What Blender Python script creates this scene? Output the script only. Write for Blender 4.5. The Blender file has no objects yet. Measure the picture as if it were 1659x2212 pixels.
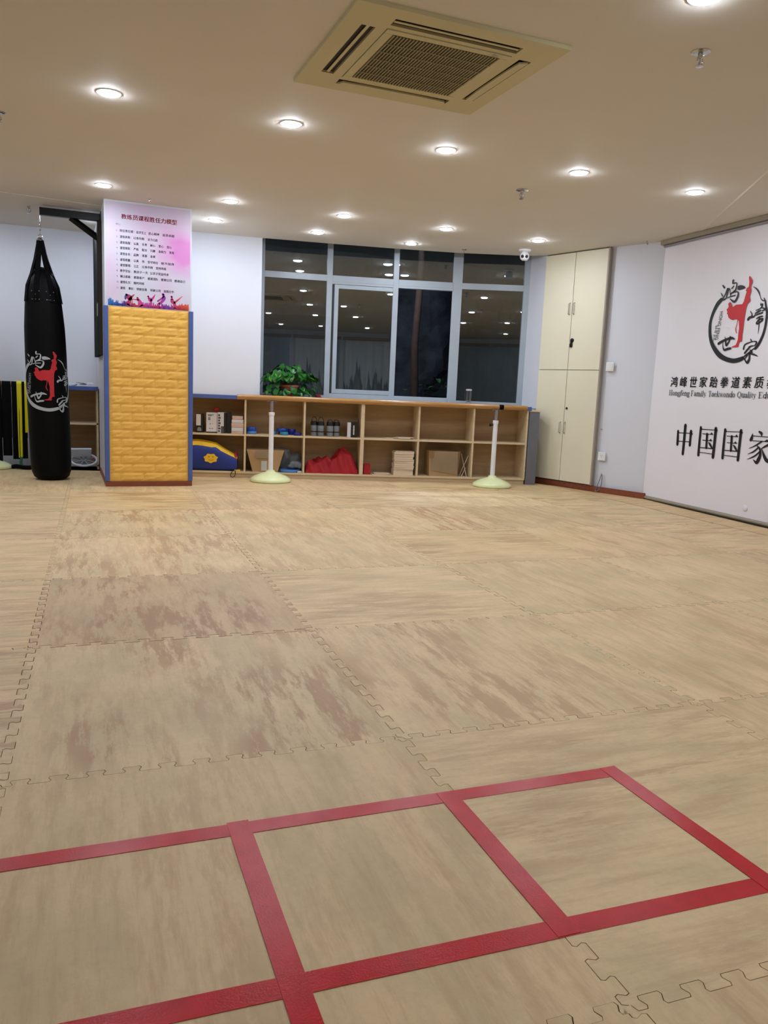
import bpy, bmesh, math, random
from mathutils import Matrix, Vector, noise
random.seed(7)
S = bpy.context.scene
C = S.collection
# ---------------------------------------------------------------- camera, world, exposure
cam_d = bpy.data.cameras.new('camera')
cam = bpy.data.objects.new('camera', cam_d); C.objects.link(cam); S.camera = cam
EYE = 0.94380
FPX = 1713.65                       # focal length in pixels of the 1659 x 2212 frame
cam_d.sensor_fit = 'VERTICAL'; cam_d.sensor_height = 36.0; cam_d.lens = FPX * 36.0 / 2212.0
cam_d.clip_start = 0.02; cam_d.clip_end = 200
cam.matrix_world = Matrix(((0.927120, 0.018840, -0.374292, 0), (-0.372397, 0.158421, -0.914452, 0), (0.042067, 0.987192, 0.153891, EYE), (0, 0, 0, 1)))
S.view_settings.view_transform = 'Standard'
S.view_settings.look = 'None'
S.view_settings.gamma = 1.0
S.view_settings.use_curve_mapping = False
S.view_settings.exposure = 0.0
world = bpy.data.worlds.new('night'); S.world = world; world.use_nodes = True
world.node_tree.nodes['Background'].inputs[0].default_value = (0.05, 0.08, 0.16, 1)
world.node_tree.nodes['Background'].inputs[1].default_value = 0.02
LAMP = 300.0                         # emission of the downlight diffusers
LAMP_COL = (0.86, 0.93, 1.06, 1)
gl_ = bpy.data.lights.new('added_outdoor_fill', 'POINT'); gl_.energy = 260; gl_.color = (.7, .8, 1.0); gl_.shadow_soft_size = .15  # unseen lamp added outside to brighten the rock and bushes
go_ = bpy.data.objects.new('added_outdoor_fill', gl_); C.objects.link(go_); go_.location = (4.0, 9.7, 3.3)
H = 2.392                           # ceiling height
# ---------------------------------------------------------------- materials
def srgb(r, g, b):
    f = lambda c: (c/255/12.92) if c/255 <= 0.04045 else ((c/255+0.055)/1.055)**2.4
    return (f(r), f(g), f(b), 1)
class NT:
    def __init__(s, name):
        s.m = bpy.data.materials.new(name); s.m.use_nodes = True
        s.t = s.m.node_tree; s.n = s.t.nodes; s.l = s.t.links
        s.b = s.n['Principled BSDF']
    def add(s, t, **k):
        n = s.n.new(t)
        for a, v in k.items(): setattr(n, a, v)
        return n
    def link(s, a, b): s.l.new(a, b)
    def mix(s, fac, a, b, mode='MIX'):
        n = s.n.new('ShaderNodeMix'); n.data_type = 'RGBA'; n.blend_type = mode
        for i, v in ((0, fac), (6, a), (7, b)):
            if isinstance(v, (int, float, tuple)): n.inputs[i].default_value = v
            else: s.l.new(v, n.inputs[i])
        return n.outputs[2]
    def noise(s, scale, detail=3, rough=.55, vec=None, stretch=None):
        n = s.add('ShaderNodeTexNoise'); n.inputs['Scale'].default_value = scale
        n.inputs['Detail'].default_value = detail; n.inputs['Roughness'].default_value = rough
        if vec is None:
            tc = s.add('ShaderNodeTexCoord'); vec = tc.outputs['Object']
        if stretch:
            mp = s.add('ShaderNodeMapping'); mp.inputs['Scale'].default_value = stretch
            s.link(vec, mp.inputs['Vector']); vec = mp.outputs[0]
        s.link(vec, n.inputs['Vector'])
        return n.outputs['Fac']
    def ramp(s, fac, stops):
        r = s.add('ShaderNodeValToRGB'); e = r.color_ramp.elements
        e[0].position, e[0].color = stops[0]; e[1].position, e[1].color = stops[-1]
        for p, c in stops[1:-1]:
            x = e.new(p); x.color = c
        s.link(fac, r.inputs[0]); return r.outputs[0]
    def bump(s, h, strength=.2, dist=.01):
        b = s.add('ShaderNodeBump'); b.inputs['Strength'].default_value = strength
        b.inputs['Distance'].default_value = dist
        s.link(h, b.inputs['Height']); s.link(b.outputs[0], s.b.inputs['Normal'])
def plain(name, col, rough=.6, metal=0, var=.06, scale=8, bump=0, spec=.5):
    t = NT(name); n = t.noise(scale, 4)
    lo = tuple(c*(1-var) for c in col[:3])+(1,); hi = tuple(min(1, c*(1+var)) for c in col[:3])+(1,)
    t.link(t.ramp(n, [(.3, lo), (.7, hi)]), t.b.inputs['Base Color'])
    t.b.inputs['Roughness'].default_value = rough; t.b.inputs['Metallic'].default_value = metal
    t.b.inputs['Specular IOR Level'].default_value = spec
    if bump: t.bump(t.noise(scale*12, 4), bump, .004)
    return t.m
def wood(name, c1, c2, rough=.5, stretch=(1, 12, 12), scale=3, spec=.4):
    t = NT(name); n = t.noise(scale, 5, .6, stretch=stretch)
    t.link(t.ramp(n, [(.3, c1), (.7, c2)]), t.b.inputs['Base Color'])
    t.b.inputs['Roughness'].default_value = rough; t.b.inputs['Specular IOR Level'].default_value = spec
    return t.m
def emit(name, col, st):
    m = bpy.data.materials.new(name); m.use_nodes = True
    n = m.node_tree.nodes; n.remove(n['Principled BSDF'])
    e = n.new('ShaderNodeEmission'); e.inputs[0].default_value = col; e.inputs[1].default_value = st
    m.node_tree.links.new(e.outputs[0], n['Material Output'].inputs[0]); return m
def mat_floor():
    t = NT('foam_mat')
    oi = t.add('ShaderNodeObjectInfo'); tc = t.add('ShaderNodeTexCoord')
    sep = t.add('ShaderNodeVectorMath', operation='SCALE'); sep.inputs['Scale'].default_value = 37.0
    cmb = t.add('ShaderNodeCombineXYZ')
    t.link(oi.outputs['Random'], cmb.inputs[2]); t.link(cmb.outputs[0], sep.inputs[0])
    ad = t.add('ShaderNodeVectorMath', operation='ADD')
    t.link(tc.outputs['Object'], ad.inputs[0]); t.link(sep.outputs[0], ad.inputs[1])
    v = ad.outputs[0]
    streak = t.noise(4.6, 9, .74, v, (3.6, .62, 1))
    fine = t.noise(9, 7, .72, v, (4.2, .45, 1))
    patch = t.noise(2.3, 3, .5, v, (1.5, .7, 1))
    grey = t.noise(3.1, 4, .6, v, (1.7, .9, 1.3))
    base = t.mix(t.ramp(grey, [(.42, (0, 0, 0, 1)), (.66, (.8, .8, .8, 1))]), srgb(222, 194, 149), srgb(196, 176, 131))
    mul = t.add('ShaderNodeMath', operation='MULTIPLY')
    t.link(t.ramp(streak, [(.475, (0, 0, 0, 1)), (.56, (1, 1, 1, 1))]), mul.inputs[0])
    t.link(t.ramp(patch, [(.36, (.0, .0, .0, 1)), (.56, (1, 1, 1, 1))]), mul.inputs[1])
    mul2 = t.add('ShaderNodeMath', operation='MULTIPLY'); t.link(mul.outputs[0], mul2.inputs[0])
    t.link(oi.outputs['Alpha'], mul2.inputs[1])
    c = t.mix(mul2.outputs[0], base, srgb(180, 144, 103))
    c = t.mix(t.ramp(fine, [(.47, (0, 0, 0, 1)), (.66, (.55, .55, .55, 1))]), c, srgb(190, 157, 112))
    sp = t.noise(60, 3, .6, v)
    c = t.mix(t.ramp(sp, [(.35, (.10, .10, .10, 1)), (.6, (0, 0, 0, 1))]), c, srgb(150, 130, 100))
    c = t.mix(1.0, c, oi.outputs['Color'], 'MULTIPLY')
    t.link(c, t.b.inputs['Base Color'])
    t.b.inputs['Roughness'].default_value = .50; t.b.inputs['Specular IOR Level'].default_value = .5
    t.bump(t.noise(160, 3, .6, v), .12, .002)
    return t.m
def mat_wall(name, col):
    t = NT(name); n = t.noise(1.3, 4); f = t.noise(5, 5, .7)
    c = t.ramp(n, [(.3, tuple(x*.965 for x in col[:3])+(1,)), (.7, col)])
    c = t.mix(t.ramp(f, [(.62, (0, 0, 0, 1)), (.8, (.12, .12, .12, 1))]), c, srgb(196, 190, 186))
    t.link(c, t.b.inputs['Base Color']); t.b.inputs['Roughness'].default_value = .75
    t.b.inputs['Specular IOR Level'].default_value = .3
    t.bump(t.noise(70, 3), .06, .003); return t.m
def mat_glass():
    m = bpy.data.materials.new('window_glass'); m.use_nodes = True
    n = m.node_tree.nodes; L = m.node_tree.links; n.remove(n['Principled BSDF'])
    tr = n.new('ShaderNodeBsdfTransparent'); tr.inputs[0].default_value = (.62, .68, .70, 1)
    gl = n.new('ShaderNodeBsdfGlossy'); gl.inputs['Roughness'].default_value = 0.0
    gl.inputs[0].default_value = (.92, .97, 1.0, 1)
    fr = n.new('ShaderNodeFresnel'); fr.inputs[0].default_value = 2.5
    mx = n.new('ShaderNodeMixShader'); L.new(fr.outputs[0], mx.inputs[0])
    L.new(tr.outputs[0], mx.inputs[1]); L.new(gl.outputs[0], mx.inputs[2])
    L.new(mx.outputs[0], n['Material Output'].inputs[0]); return m
def mat_poster():
    t = NT('poster_print'); tc = t.add('ShaderNodeTexCoord')
    a = t.noise(2.6, 3, .5, tc.outputs['Object']); b = t.noise(1.9, 2, .5, tc.outputs['Object'], (1.3, 1, 1.7))
    c = t.mix(t.ramp(a, [(.4, (0, 0, 0, 1)), (.62, (.85, .85, .85, 1))]), srgb(206, 206, 220), srgb(214, 186, 214))
    # pink cloud near the right edge, lilac wash near the top
    g = t.add('ShaderNodeTexGradient', gradient_type='SPHERICAL'); mp = t.add('ShaderNodeMapping')
    mp.inputs['Location'].default_value = (-.66*3.4, 0, -2.05*3.4); mp.inputs['Scale'].default_value = (3.4, 3.4, 3.4)
    t.link(tc.outputs['Object'], mp.inputs[0]); t.link(mp.outputs[0], g.inputs[0])
    mm = t.add('ShaderNodeMath', operation='MULTIPLY'); t.link(g.outputs['Fac'], mm.inputs[0])
    t.link(t.ramp(b, [(.3, (.25, .25, .25, 1)), (.6, (1, 1, 1, 1))]), mm.inputs[1])
    c = t.mix(t.ramp(mm.outputs[0], [(.08, (0, 0, 0, 1)), (.55, (.9, .9, .9, 1))]), c, srgb(214, 128, 200))
    g2 = t.add('ShaderNodeTexGradient', gradient_type='SPHERICAL'); mp2 = t.add('ShaderNodeMapping')
    mp2.inputs['Location'].default_value = (-.3*1.9, 0, -2.36*4.5); mp2.inputs['Scale'].default_value = (1.9, 1, 4.5)
    t.link(tc.outputs['Object'], mp2.inputs[0]); t.link(mp2.outputs[0], g2.inputs[0])
    c = t.mix(t.ramp(g2.outputs['Fac'], [(0, (0, 0, 0, 1)), (.8, (.55, .55, .55, 1))]), c, srgb(180, 160, 192))
    t.link(c, t.b.inputs['Base Color']); t.b.inputs['Roughness'].default_value = .45
    return t.m
def mat_multi(name, cols, scale=4):
    t = NT(name); tc = t.add('ShaderNodeTexCoord'); sx = t.add('ShaderNodeSeparateXYZ')
    t.link(tc.outputs['Object'], sx.inputs[0])
    n = t.noise(scale, 3, .5, tc.outputs['Object']); m = t.add('ShaderNodeMath', operation='MULTIPLY_ADD')
    t.link(n, m.inputs[0]); m.inputs[1].default_value = .25; t.link(sx.outputs[0], m.inputs[2])
    mr = t.add('ShaderNodeMapRange'); mr.inputs[1].default_value = .10; mr.inputs[2].default_value = .82
    t.link(m.outputs[0], mr.inputs[0])
    t.link(t.ramp(mr.outputs[0], [(i/(len(cols)-1), c) for i, c in enumerate(cols)]), t.b.inputs['Base Color'])
    t.b.inputs['Roughness'].default_value = .5; return t.m
M = {}
M['mat'] = mat_floor()
M['sub'] = plain('subfloor', srgb(80, 66, 50), .8)
M['wall'] = mat_wall('white_wall_paint', srgb(214, 217, 225))
M['ceil'] = mat_wall('ceiling_paint', srgb(216, 210, 199))
M['brown'] = wood('brown_skirting', srgb(120, 62, 40), srgb(140, 76, 50), .45)
M['yellow'] = plain('yellow_foam_brick', srgb(238, 186, 84), .55, var=.05, scale=14)
M['bluefoam'] = plain('blue_foam_guard', srgb(72, 96, 160), .6, var=.05)
M['black'] = plain('black_vinyl', srgb(5, 5, 6), .55, var=.2, spec=.12)
M['blackcloth'] = plain('black_cloth', srgb(11, 11, 13), .9, var=.2, spec=.1)
M['blackmetal'] = plain('black_steel', srgb(8, 9, 11), .38, 0, spec=.3)
M['chrome'] = plain('chrome', srgb(190, 190, 190), .2, 1)
M['alu'] = plain('window_frame_grey', srgb(160, 170, 178), .35, .0, var=.04)
M['seal'] = plain('black_seal', srgb(25, 25, 27), .6)
M['glass'] = mat_glass()
M['shelf'] = wood('shelf_laminate', srgb(206, 184, 148), srgb(216, 196, 162), .5)
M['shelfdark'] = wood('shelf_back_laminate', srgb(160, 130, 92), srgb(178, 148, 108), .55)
M['rail'] = wood('varnished_wood_rail', srgb(156, 110, 56), srgb(184, 136, 74), .22, (.6, 8, 8), 4, .7)
M['white'] = plain('white_enamel', srgb(232, 232, 236), .3)
M['cream'] = plain('cream_enamel', srgb(226, 232, 178), .25, var=.04)
M['cabdoor'] = plain('beige_laminate_door', srgb(222, 216, 190), .5, var=.02, scale=2)
M['handle'] = plain('pale_handle', srgb(176, 172, 160), .4)
M['filter'] = plain('ac_filter', srgb(70, 60, 46), .8)
M['cabedge'] = plain('door_frame_edge', srgb(158, 148, 134), .6)
M['switch'] = plain('switch_plastic', srgb(226, 228, 228), .35, var=.01)
M['cassette'] = plain('ac_plastic', srgb(198, 188, 146), .45, var=.04, scale=3)
M['grille'] = plain('ac_grille', srgb(150, 140, 106), .5)
M['slot'] = plain('dark_slot', srgb(28, 22, 18), .7)
M['trimring'] = plain('lamp_trim', srgb(225, 225, 228), .35)
M['lamp'] = emit('lamp_diffuser', LAMP_COL, LAMP)
M['red'] = plain('tape_red', srgb(188, 14, 26), .24, var=.12, scale=20, bump=.10, spec=.3)
M['banner'] = plain('banner_fabric', srgb(233, 232, 238), .6, var=.015, scale=2)
M['ink'] = plain('black_print', srgb(14, 12, 18), .5, var=.1)
M['inkgrey'] = plain('grey_print', srgb(70, 68, 74), .5, var=.1)
M['redprint'] = plain('red_print', srgb(196, 34, 42), .5, var=.05)
M['whiteprint'] = plain('white_print', srgb(176, 182, 184), .6, var=.1)
M['textgrey'] = plain('poster_text', srgb(62, 56, 70), .6, var=.05)
M['poster'] = mat_poster()
M['figs'] = mat_multi('poster_figures', [srgb(60, 140, 200), srgb(40, 90, 170), srgb(70, 50, 140), srgb(200, 50, 60), srgb(190, 70, 170), srgb(190, 30, 110), srgb(110, 60, 170), srgb(200, 50, 60), srgb(225, 90, 60)])
M['title'] = mat_multi('poster_title', [srgb(205, 60, 140), srgb(205, 50, 100), srgb(195, 36, 60), srgb(205, 44, 36), srgb(210, 86, 36), srgb(220, 150, 50)])
M['case'] = plain('banner_case', srgb(150, 140, 120), .5)
M['steel'] = plain('grey_steel_tube', srgb(150, 146, 150), .35, .6)
M['greypanel'] = plain('grey_metal_panel', srgb(112, 114, 122), .45, .2)
M['card'] = plain('cardboard', srgb(180, 146, 104), .8, var=.06)
M['card2'] = plain('pale_cardboard', srgb(196, 172, 138), .8, var=.05)
M['whitecard'] = plain('white_card', srgb(205, 202, 204), .5, var=.04)
M['blackcard'] = plain('black_card', srgb(18, 18, 20), .4)
M['plywood'] = wood('pale_board', srgb(206, 186, 160), srgb(222, 204, 178), .6)
M['pink'] = plain('pinkish_wrap', srgb(206, 172, 156), .3)
M['bagblue'] = plain('blue_nylon', srgb(24, 52, 140), .5, bump=.1)
M['bagyellow'] = plain('yellow_nylon', srgb(238, 196, 36), .5)
M['bagred'] = plain('red_nylon', srgb(150, 24, 28), .6)
M['cloth'] = plain('red_cloth', srgb(160, 10, 24), .7, var=.15, scale=12, bump=.1)
M['blue1'] = plain('blue_vinyl', srgb(20, 70, 165), .35)
M['blue2'] = plain('teal_vinyl', srgb(40, 128, 160), .3)
M['blue3'] = plain('navy_vinyl', srgb(14, 30, 130), .35)
M['lid'] = plain('pale_blue_plastic', srgb(80, 130, 200), .35)
M['greybag'] = plain('grey_plastic', srgb(110, 118, 122), .35, var=.15, scale=10, bump=.3)
M['greycan'] = plain('grey_sleeve', srgb(120, 124, 128), .45, var=.15, scale=20)
M['yellowbelt'] = plain('yellow_belt', srgb(214, 206, 16), .6)
M['green'] = plain('green_cloth', srgb(10, 90, 50), .7)
M['tan'] = plain('tan_wood', srgb(196, 150, 110), .5)
M['terra'] = plain('terracotta', srgb(168, 92, 66), .7, bump=.1)
M['leaf'] = plain('pothos_leaf', srgb(34, 98, 30), .35, var=.3, scale=9)
M['leaf2'] = plain('young_leaf', srgb(90, 150, 44), .35, var=.2, scale=9)
M['leafdark'] = plain('bush_leaf', srgb(28, 60, 24), .5, var=.3)
M['bark'] = plain('bark', srgb(56, 36, 24), .9, var=.3, bump=.5)
M['rock'] = plain('rock_wall', srgb(74, 78, 84), .9, var=.5, scale=3, bump=.6)
M['soil'] = plain('soil', srgb(40, 34, 26), .95)
M['papers'] = plain('pale_paper', srgb(190, 200, 214), .5, var=.05)
M['tv'] = plain('black_board', srgb(6, 6, 6), .8, spec=.08)
M['tvside'] = plain('brown_board_side', srgb(52, 46, 40), .8, spec=.1)
M['sill'] = plain('stone_sill', srgb(150, 152, 156), .35)
M['blind'] = plain('grey_blind', srgb(190, 206, 216), .5)
M['curtain'] = plain('white_drape', srgb(230, 234, 238), .8)
M['cable'] = plain('grey_cable', srgb(120, 118, 130), .5)
M['cup'] = None
g = NT('clear_glass'); g.b.inputs['Transmission Weight'].default_value = 1; g.b.inputs['Roughness'].default_value = .02
g.b.inputs['Base Color'].default_value = (.95, .98, 1, 1); M['cup'] = g.m
# ---------------------------------------------------------------- mesh building
class B:
    def __init__(s): s.bm = bmesh.new()
    def box(s, x0, x1, y0, y1, z0, z1, mx=None, bev=0):
        vs = [Vector((x, y, z)) for z in (z0, z1) for y in (y0, y1) for x in (x0, x1)]
        if mx: vs = [mx @ v for v in vs]
        v = [s.bm.verts.new(p) for p in vs]
        fs = [s.bm.faces.new([v[i] for i in f]) for f in ((0, 2, 3, 1), (4, 5, 7, 6), (0, 1, 5, 4), (2, 6, 7, 3), (0, 4, 6, 2), (1, 3, 7, 5))]
        if bev:
            es = list({e for f in fs for e in f.edges})
            bmesh.ops.bevel(s.bm, geom=es, offset=bev, segments=2, profile=.6, affect='EDGES')
        return s
    def lathe(s, prof, n=24, mx=None, cap=True):
        rings = []
        for r, z in prof:
            ring = []
            for i in range(n):
                a = 2*math.pi*i/n; p = Vector((r*math.cos(a), r*math.sin(a), z))
                ring.append(s.bm.verts.new(mx @ p if mx else p))
            rings.append(ring)
        for a, b in zip(rings, rings[1:]):
            for i in range(n):
                s.bm.faces.new((a[i], a[(i+1) % n], b[(i+1) % n], b[i]))
        if cap:
            s.bm.faces.new(rings[0][::-1]); s.bm.faces.new(rings[-1])
        return s
    def tube(s, pts, r, n=10, closed=False):
        pts = [Vector(p) for p in pts]; rings = []; N = len(pts)
        for i, p in enumerate(pts):
            a = pts[i-1] if (i or closed) else p; b = pts[(i+1) % N] if (i < N-1 or closed) else p
            d = (b-a).normalized(); up = Vector((0, 0, 1)) if abs(d.z) < .95 else Vector((1, 0, 0))
            x = d.cross(up).normalized(); y = d.cross(x).normalized()
            rr = r[i] if isinstance(r, (list, tuple)) else r
            rings.append([s.bm.verts.new(p+x*rr*math.cos(2*math.pi*k/n)+y*rr*math.sin(2*math.pi*k/n)) for k in range(n)])
        for a, b in (list(zip(rings, rings[1:]))+([(rings[-1], rings[0])] if closed else [])):
            for k in range(n): s.bm.faces.new((a[k], b[k], b[(k+1) % n], a[(k+1) % n]))
        if not closed:
            s.bm.faces.new(rings[0]); s.bm.faces.new(rings[-1][::-1])
        return s
    def prism(s, pts, z0, z1, mx=None):
        def mk(z): return [s.bm.verts.new((mx @ Vector((x, y, z))) if mx else (x, y, z)) for x, y in pts]
        a, b = mk(z0), mk(z1); n = len(pts)
        s.bm.faces.new(a[::-1]); s.bm.faces.new(b)
        for i in range(n): s.bm.faces.new((a[i], a[(i+1) % n], b[(i+1) % n], b[i]))
        return s
    def face(s, pts):
        s.bm.faces.new([s.bm.verts.new(p) for p in pts]); return s
    def mesh(s, name, mat, smooth=False):
        bmesh.ops.recalc_face_normals(s.bm, faces=s.bm.faces)
        me = bpy.data.meshes.new(name); s.bm.to_mesh(me); s.bm.free()
        me.materials.append(M[mat] if isinstance(mat, str) else mat)
        if smooth:
            for p in me.polygons: p.use_smooth = True
            try: me.set_sharp_from_angle(angle=math.radians(38))
            except Exception: pass
        return me
def link(name, me, parent=None, loc=None, rotz=0, label=None):
    o = bpy.data.objects.new(name, me); C.objects.link(o)
    if parent: o.parent = parent
    if loc is not None: o.location = loc
    if rotz: o.rotation_euler = (0, 0, rotz)
    if label: o['label'] = label
    return o
def obj(name, b, mat, parent=None, loc=None, rotz=0, smooth=False, label=None):
    return link(name, b.mesh(name, mat, smooth), parent, loc, rotz, label)
def tag(o, label, cat, group=None):
    o['label'] = label; o['category'] = cat
    if group: o['group'] = group
    return o
def thing(name, label, cat, loc=(0, 0, 0), rotz=0, group=None):
    o = bpy.data.objects.new(name, None); C.objects.link(o); o.empty_display_size = .05
    o.location = loc; o.rotation_euler = (0, 0, rotz)
    return tag(o, label, cat, group)
def struct(name, b, mat, loc=None):
    o = obj(name, b, mat, None, loc); o['kind'] = 'structure'; return o
def copy_tree(o, parent=None):
    c = o.copy(); C.objects.link(c); c.parent = parent
    for ch in list(o.children): copy_tree(ch, c)
    return c
def smooth_path(pts, k=4):
    if len(pts) < 3: return list(pts)
    P = [pts[0]]+list(pts)+[pts[-1]]; out = []
    for i in range(1, len(P)-2):
        for j in range(k):
            t = j/k; o = []
            for a, b, c, d in zip(P[i-1], P[i], P[i+1], P[i+2]):
                o.append(.5*((2*b)+(-a+c)*t+(2*a-5*b+4*c-d)*t*t+(-a+3*b-3*c+d)*t**3))
            out.append(tuple(o))
    out.append(tuple(pts[-1])); return out
def stroke(b, pts, fn, k=4):
    # brush stroke: centre line with a width at every point, fn maps (s, z) to 3-D
    pts = smooth_path(pts, k); L, R_ = [], []
    for i, (x, y, w) in enumerate(pts):
        a = pts[max(0, i-1)]; c = pts[min(len(pts)-1, i+1)]
        dx, dy = c[0]-a[0], c[1]-a[1]; n = math.hypot(dx, dy) or 1; w = max(w, .0008)/2
        L.append((x-dy/n*w, y+dx/n*w)); R_.append((x+dy/n*w, y-dx/n*w))
    for i in range(len(pts)-1):
        b.face([fn(*L[i]), fn(*R_[i]), fn(*R_[i+1]), fn(*L[i+1])])
    for e in (0, -1):
        x, y, w = pts[e]; w = max(w, .0008)/2
        b.face([fn(x+w*math.cos(t*math.pi/4), y+w*math.sin(t*math.pi/4)) for t in range(8)])
def flat(b, poly, fn):
    # triangulated flat print, mapped vertex by vertex
    t = bmesh.new(); t.faces.new([t.verts.new((x, y, 0)) for x, y in poly])
    bmesh.ops.triangulate(t, faces=t.faces)
    for f in t.faces: b.face([fn(v.co.x, v.co.y) for v in f.verts])
    t.free()
def text_faces(txt, mono=False):
    cu = bpy.data.curves.new('t', 'FONT'); cu.body = txt; cu.size = 1; cu.resolution_u = 3
    o = bpy.data.objects.new('t', cu); C.objects.link(o)
    bpy.context.view_layer.update()
    me = bpy.data.meshes.new_from_object(o.evaluated_get(bpy.context.evaluated_depsgraph_get()))
    C.objects.unlink(o); bpy.data.objects.remove(o); bpy.data.curves.remove(cu)
    vs = [tuple(v.co) for v in me.vertices]; fs = [tuple(p.vertices) for p in me.polygons]
    bpy.data.meshes.remove(me); return vs, fs
def text_fit(b, txt, s0, s1, z0, z1, fn, shear=0, fullcell=False):
    vs, fs = text_faces(txt)
    if not vs: return
    xs = [v[0] for v in vs]; ys = [v[1] for v in vs]
    ax, bx, ay, by = min(xs), max(xs), min(ys), max(ys)
    vv = [b.bm.verts.new(fn(s0+(x-ax)/(bx-ax)*(s1-s0)+shear*(y-ay)/(by-ay), z0+(y-ay)/(by-ay)*(z1-z0))) for x, y, _ in vs]
    for f in fs:
        try: b.bm.faces.new([vv[i] for i in f])
        except ValueError: pass
# ---------------------------------------------------------------- room shell
FRONT = [(1.07, 8.305), (1.25, 8.293), (1.914, 8.225), (2.589, 8.114), (3.264, 7.985), (3.938, 7.816), (4.558, 7.565), (4.761, 7.415)]
GL = [(1.90, 8.61), (2.715, 8.47), (3.425, 8.31), (4.105, 8.11), (4.80, 7.80)]
def seg(b, p, q, z0, z1, t=.1, side=1):
    # a wall slab from p to q, thickness t to the left (side=1) or right of the direction
    p, q = Vector(p), Vector(q); d = (q-p).normalized(); n = Vector((-d.y, d.x))*side*t
    b.prism([tuple(p), tuple(q), tuple(q+n), tuple(p+n)], z0, z1)
b = B(); seg(b, (-3.2, 9.0), (.40, 9.0), -.05, 2.7)
for i in (0, 1): seg(b, FRONT[i], FRONT[i+1], -.05, 2.7, .12)
b.prism([(1.86, 8.345), (1.914, 8.225), (1.925, 8.62), (1.80, 8.75)], -.05, 2.7)
for i in range(2, 7): seg(b, FRONT[i], FRONT[i+1], -.05, .755, .10)
b.prism([(4.761, 7.40), (4.95, 7.36), (4.96, 7.95), (4.80, 7.86)], -.05, 2.7)
struct('wall_back', b, 'wall')
b = B(); seg(b, (-3.2, -4.6), (-3.2, 9.1), -.05, 2.7); struct('wall_left', b, 'wall')
b = B(); seg(b, (4.795, 7.385), (5.018, 6.60), -.05, 2.7); seg(b, (5.012, 6.63), (5.215, 6.06), -.05, 2.7)
seg(b, (5.215, 6.10), (4.54, -4.6), -.05, 2.7); struct('wall_right', b, 'wall')
b = B(); seg(b, (4.7, -4.5), (-3.3, -4.5), -.05, 2.7); struct('wall_front', b, 'wall')
b = B()
b.prism([(-3.3, -4.6), (4.65, -4.6), (5.30, 6.08), (5.12, 6.62), (4.88, 7.42), (4.761, 7.415)] + FRONT[::-1][1:] + [(.354, 8.32), (.354, 7.56), (-3.3, 7.15)], H, 2.6)
b.prism([(-3.3, 7.15), (.354, 7.56), (.354, 9.1), (-3.3, 9.1)], H-.003, 2.6)
struct('ceiling', b, 'ceil')
b = B(); b.prism([(1.80, 8.20), (4.95, 7.40), (5.0, 7.95), (4.1, 8.45), (1.8, 8.9)], 2.58, 2.66); struct('trim_1', b, 'slot')
b = B()   # joint ridge on the ceiling near the banner
p0, p1 = Vector((5.13, 5.60, H)), Vector((3.55, 3.03, H)); d = (p1-p0).normalized(); n = Vector((-d.y, d.x, 0))*.012
b.face([p0-n, p1-n, p1-Vector((0, 0, .004)), p0-Vector((0, 0, .004))]); b.face([p0+n, p1+n, p1-Vector((0, 0, .004)), p0-Vector((0, 0, .004))])
struct('trim_2', b, 'ceil')
b = B(); b.prism([(-3.3, -4.6), (4.65, -4.6), (5.30, 6.08), (5.12, 6.62), (4.88, 7.42), (4.761, 7.47)]+[(x, y+.05) for x, y in FRONT[::-1][1:]]+[(1.0, 9.1), (-3.3, 9.1)], -.06, -.0125)
floor = struct('floor', b, 'sub')
for nm, p, q, t in (('baseboard_right', (4.785, 7.37), (5.008, 6.585), .03), ('baseboard_corner', (5.0, 6.60), (5.182, 6.06), .02)):
    b = B(); seg(b, p, q, -.012, .058, .03, -1) if False else seg(b, p, q, -.0115, .055, .016, -1); struct(nm, b, 'brown')
# ---------------------------------------------------------------- puzzle mats, one object each
TH = -0.0367630; OX, OY = 0.85125, 1.87519
ct, st = math.cos(TH), math.sin(TH)
def seam(n=12, a=.0135):
    P = [(0, 0)]
    for k in range(n):
        for u, v in ((.06, -a), (.27, -a), (.31, -.5*a), (.235, .45*a), (.27, a), (.73, a), (.765, .45*a), (.69, -.5*a), (.73, -a), (.94, -a)):
            P.append(((k+u)/n, v))
    P.append((1, 0)); return P
SM = seam()
def outline():
    o = [(u, v) for u, v in SM][:-1]                       # bottom
    o += [(1+v, u) for u, v in SM][:-1]                    # right
    o += [(u, 1+v) for u, v in SM[::-1]][:-1]              # top
    o += [(v, u) for u, v in SM[::-1]][:-1]                # left
    return o
def inset(P, d):
    out = []; n = len(P)
    for i in range(n):
        a, p, c = P[i-1], P[i], P[(i+1) % n]
        e1 = Vector((p[0]-a[0], p[1]-a[1])).normalized(); e2 = Vector((c[0]-p[0], c[1]-p[1])).normalized()
        n1 = Vector((-e1.y, e1.x)); n2 = Vector((-e2.y, e2.x)); m = (n1+n2)
        if m.length < 1e-4: m = n1
        m.normalize(); k = d/max(.5, m.dot(n1)); out.append((p[0]+m.x*k, p[1]+m.y*k))
    return out
OUT = [(x-.5, y-.5) for x, y in inset(outline(), .0008)]
def mat_bm(rot):
    c, s = math.cos(-rot), math.sin(-rot); b = B()
    b.prism([(x*c-y*s, x*s+y*c) for x, y in OUT], -.012, 0); return b
MATM = [mat_bm(k*math.pi/2).mesh('foam_mat', 'mat') for k in range(2)]
CLIP = [((0, 8.99), (0, 1)), ((-3.19, 0), (-1, 0)), ((0, -4.49), (0, -1)),
        ((1.07, 8.29), (.235, .972)), ((4.745, 7.37), (.962, .274)), ((4.985, 6.56), (.943, .333)), ((4.764, 5.2), (.9998, -.016))]
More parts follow.
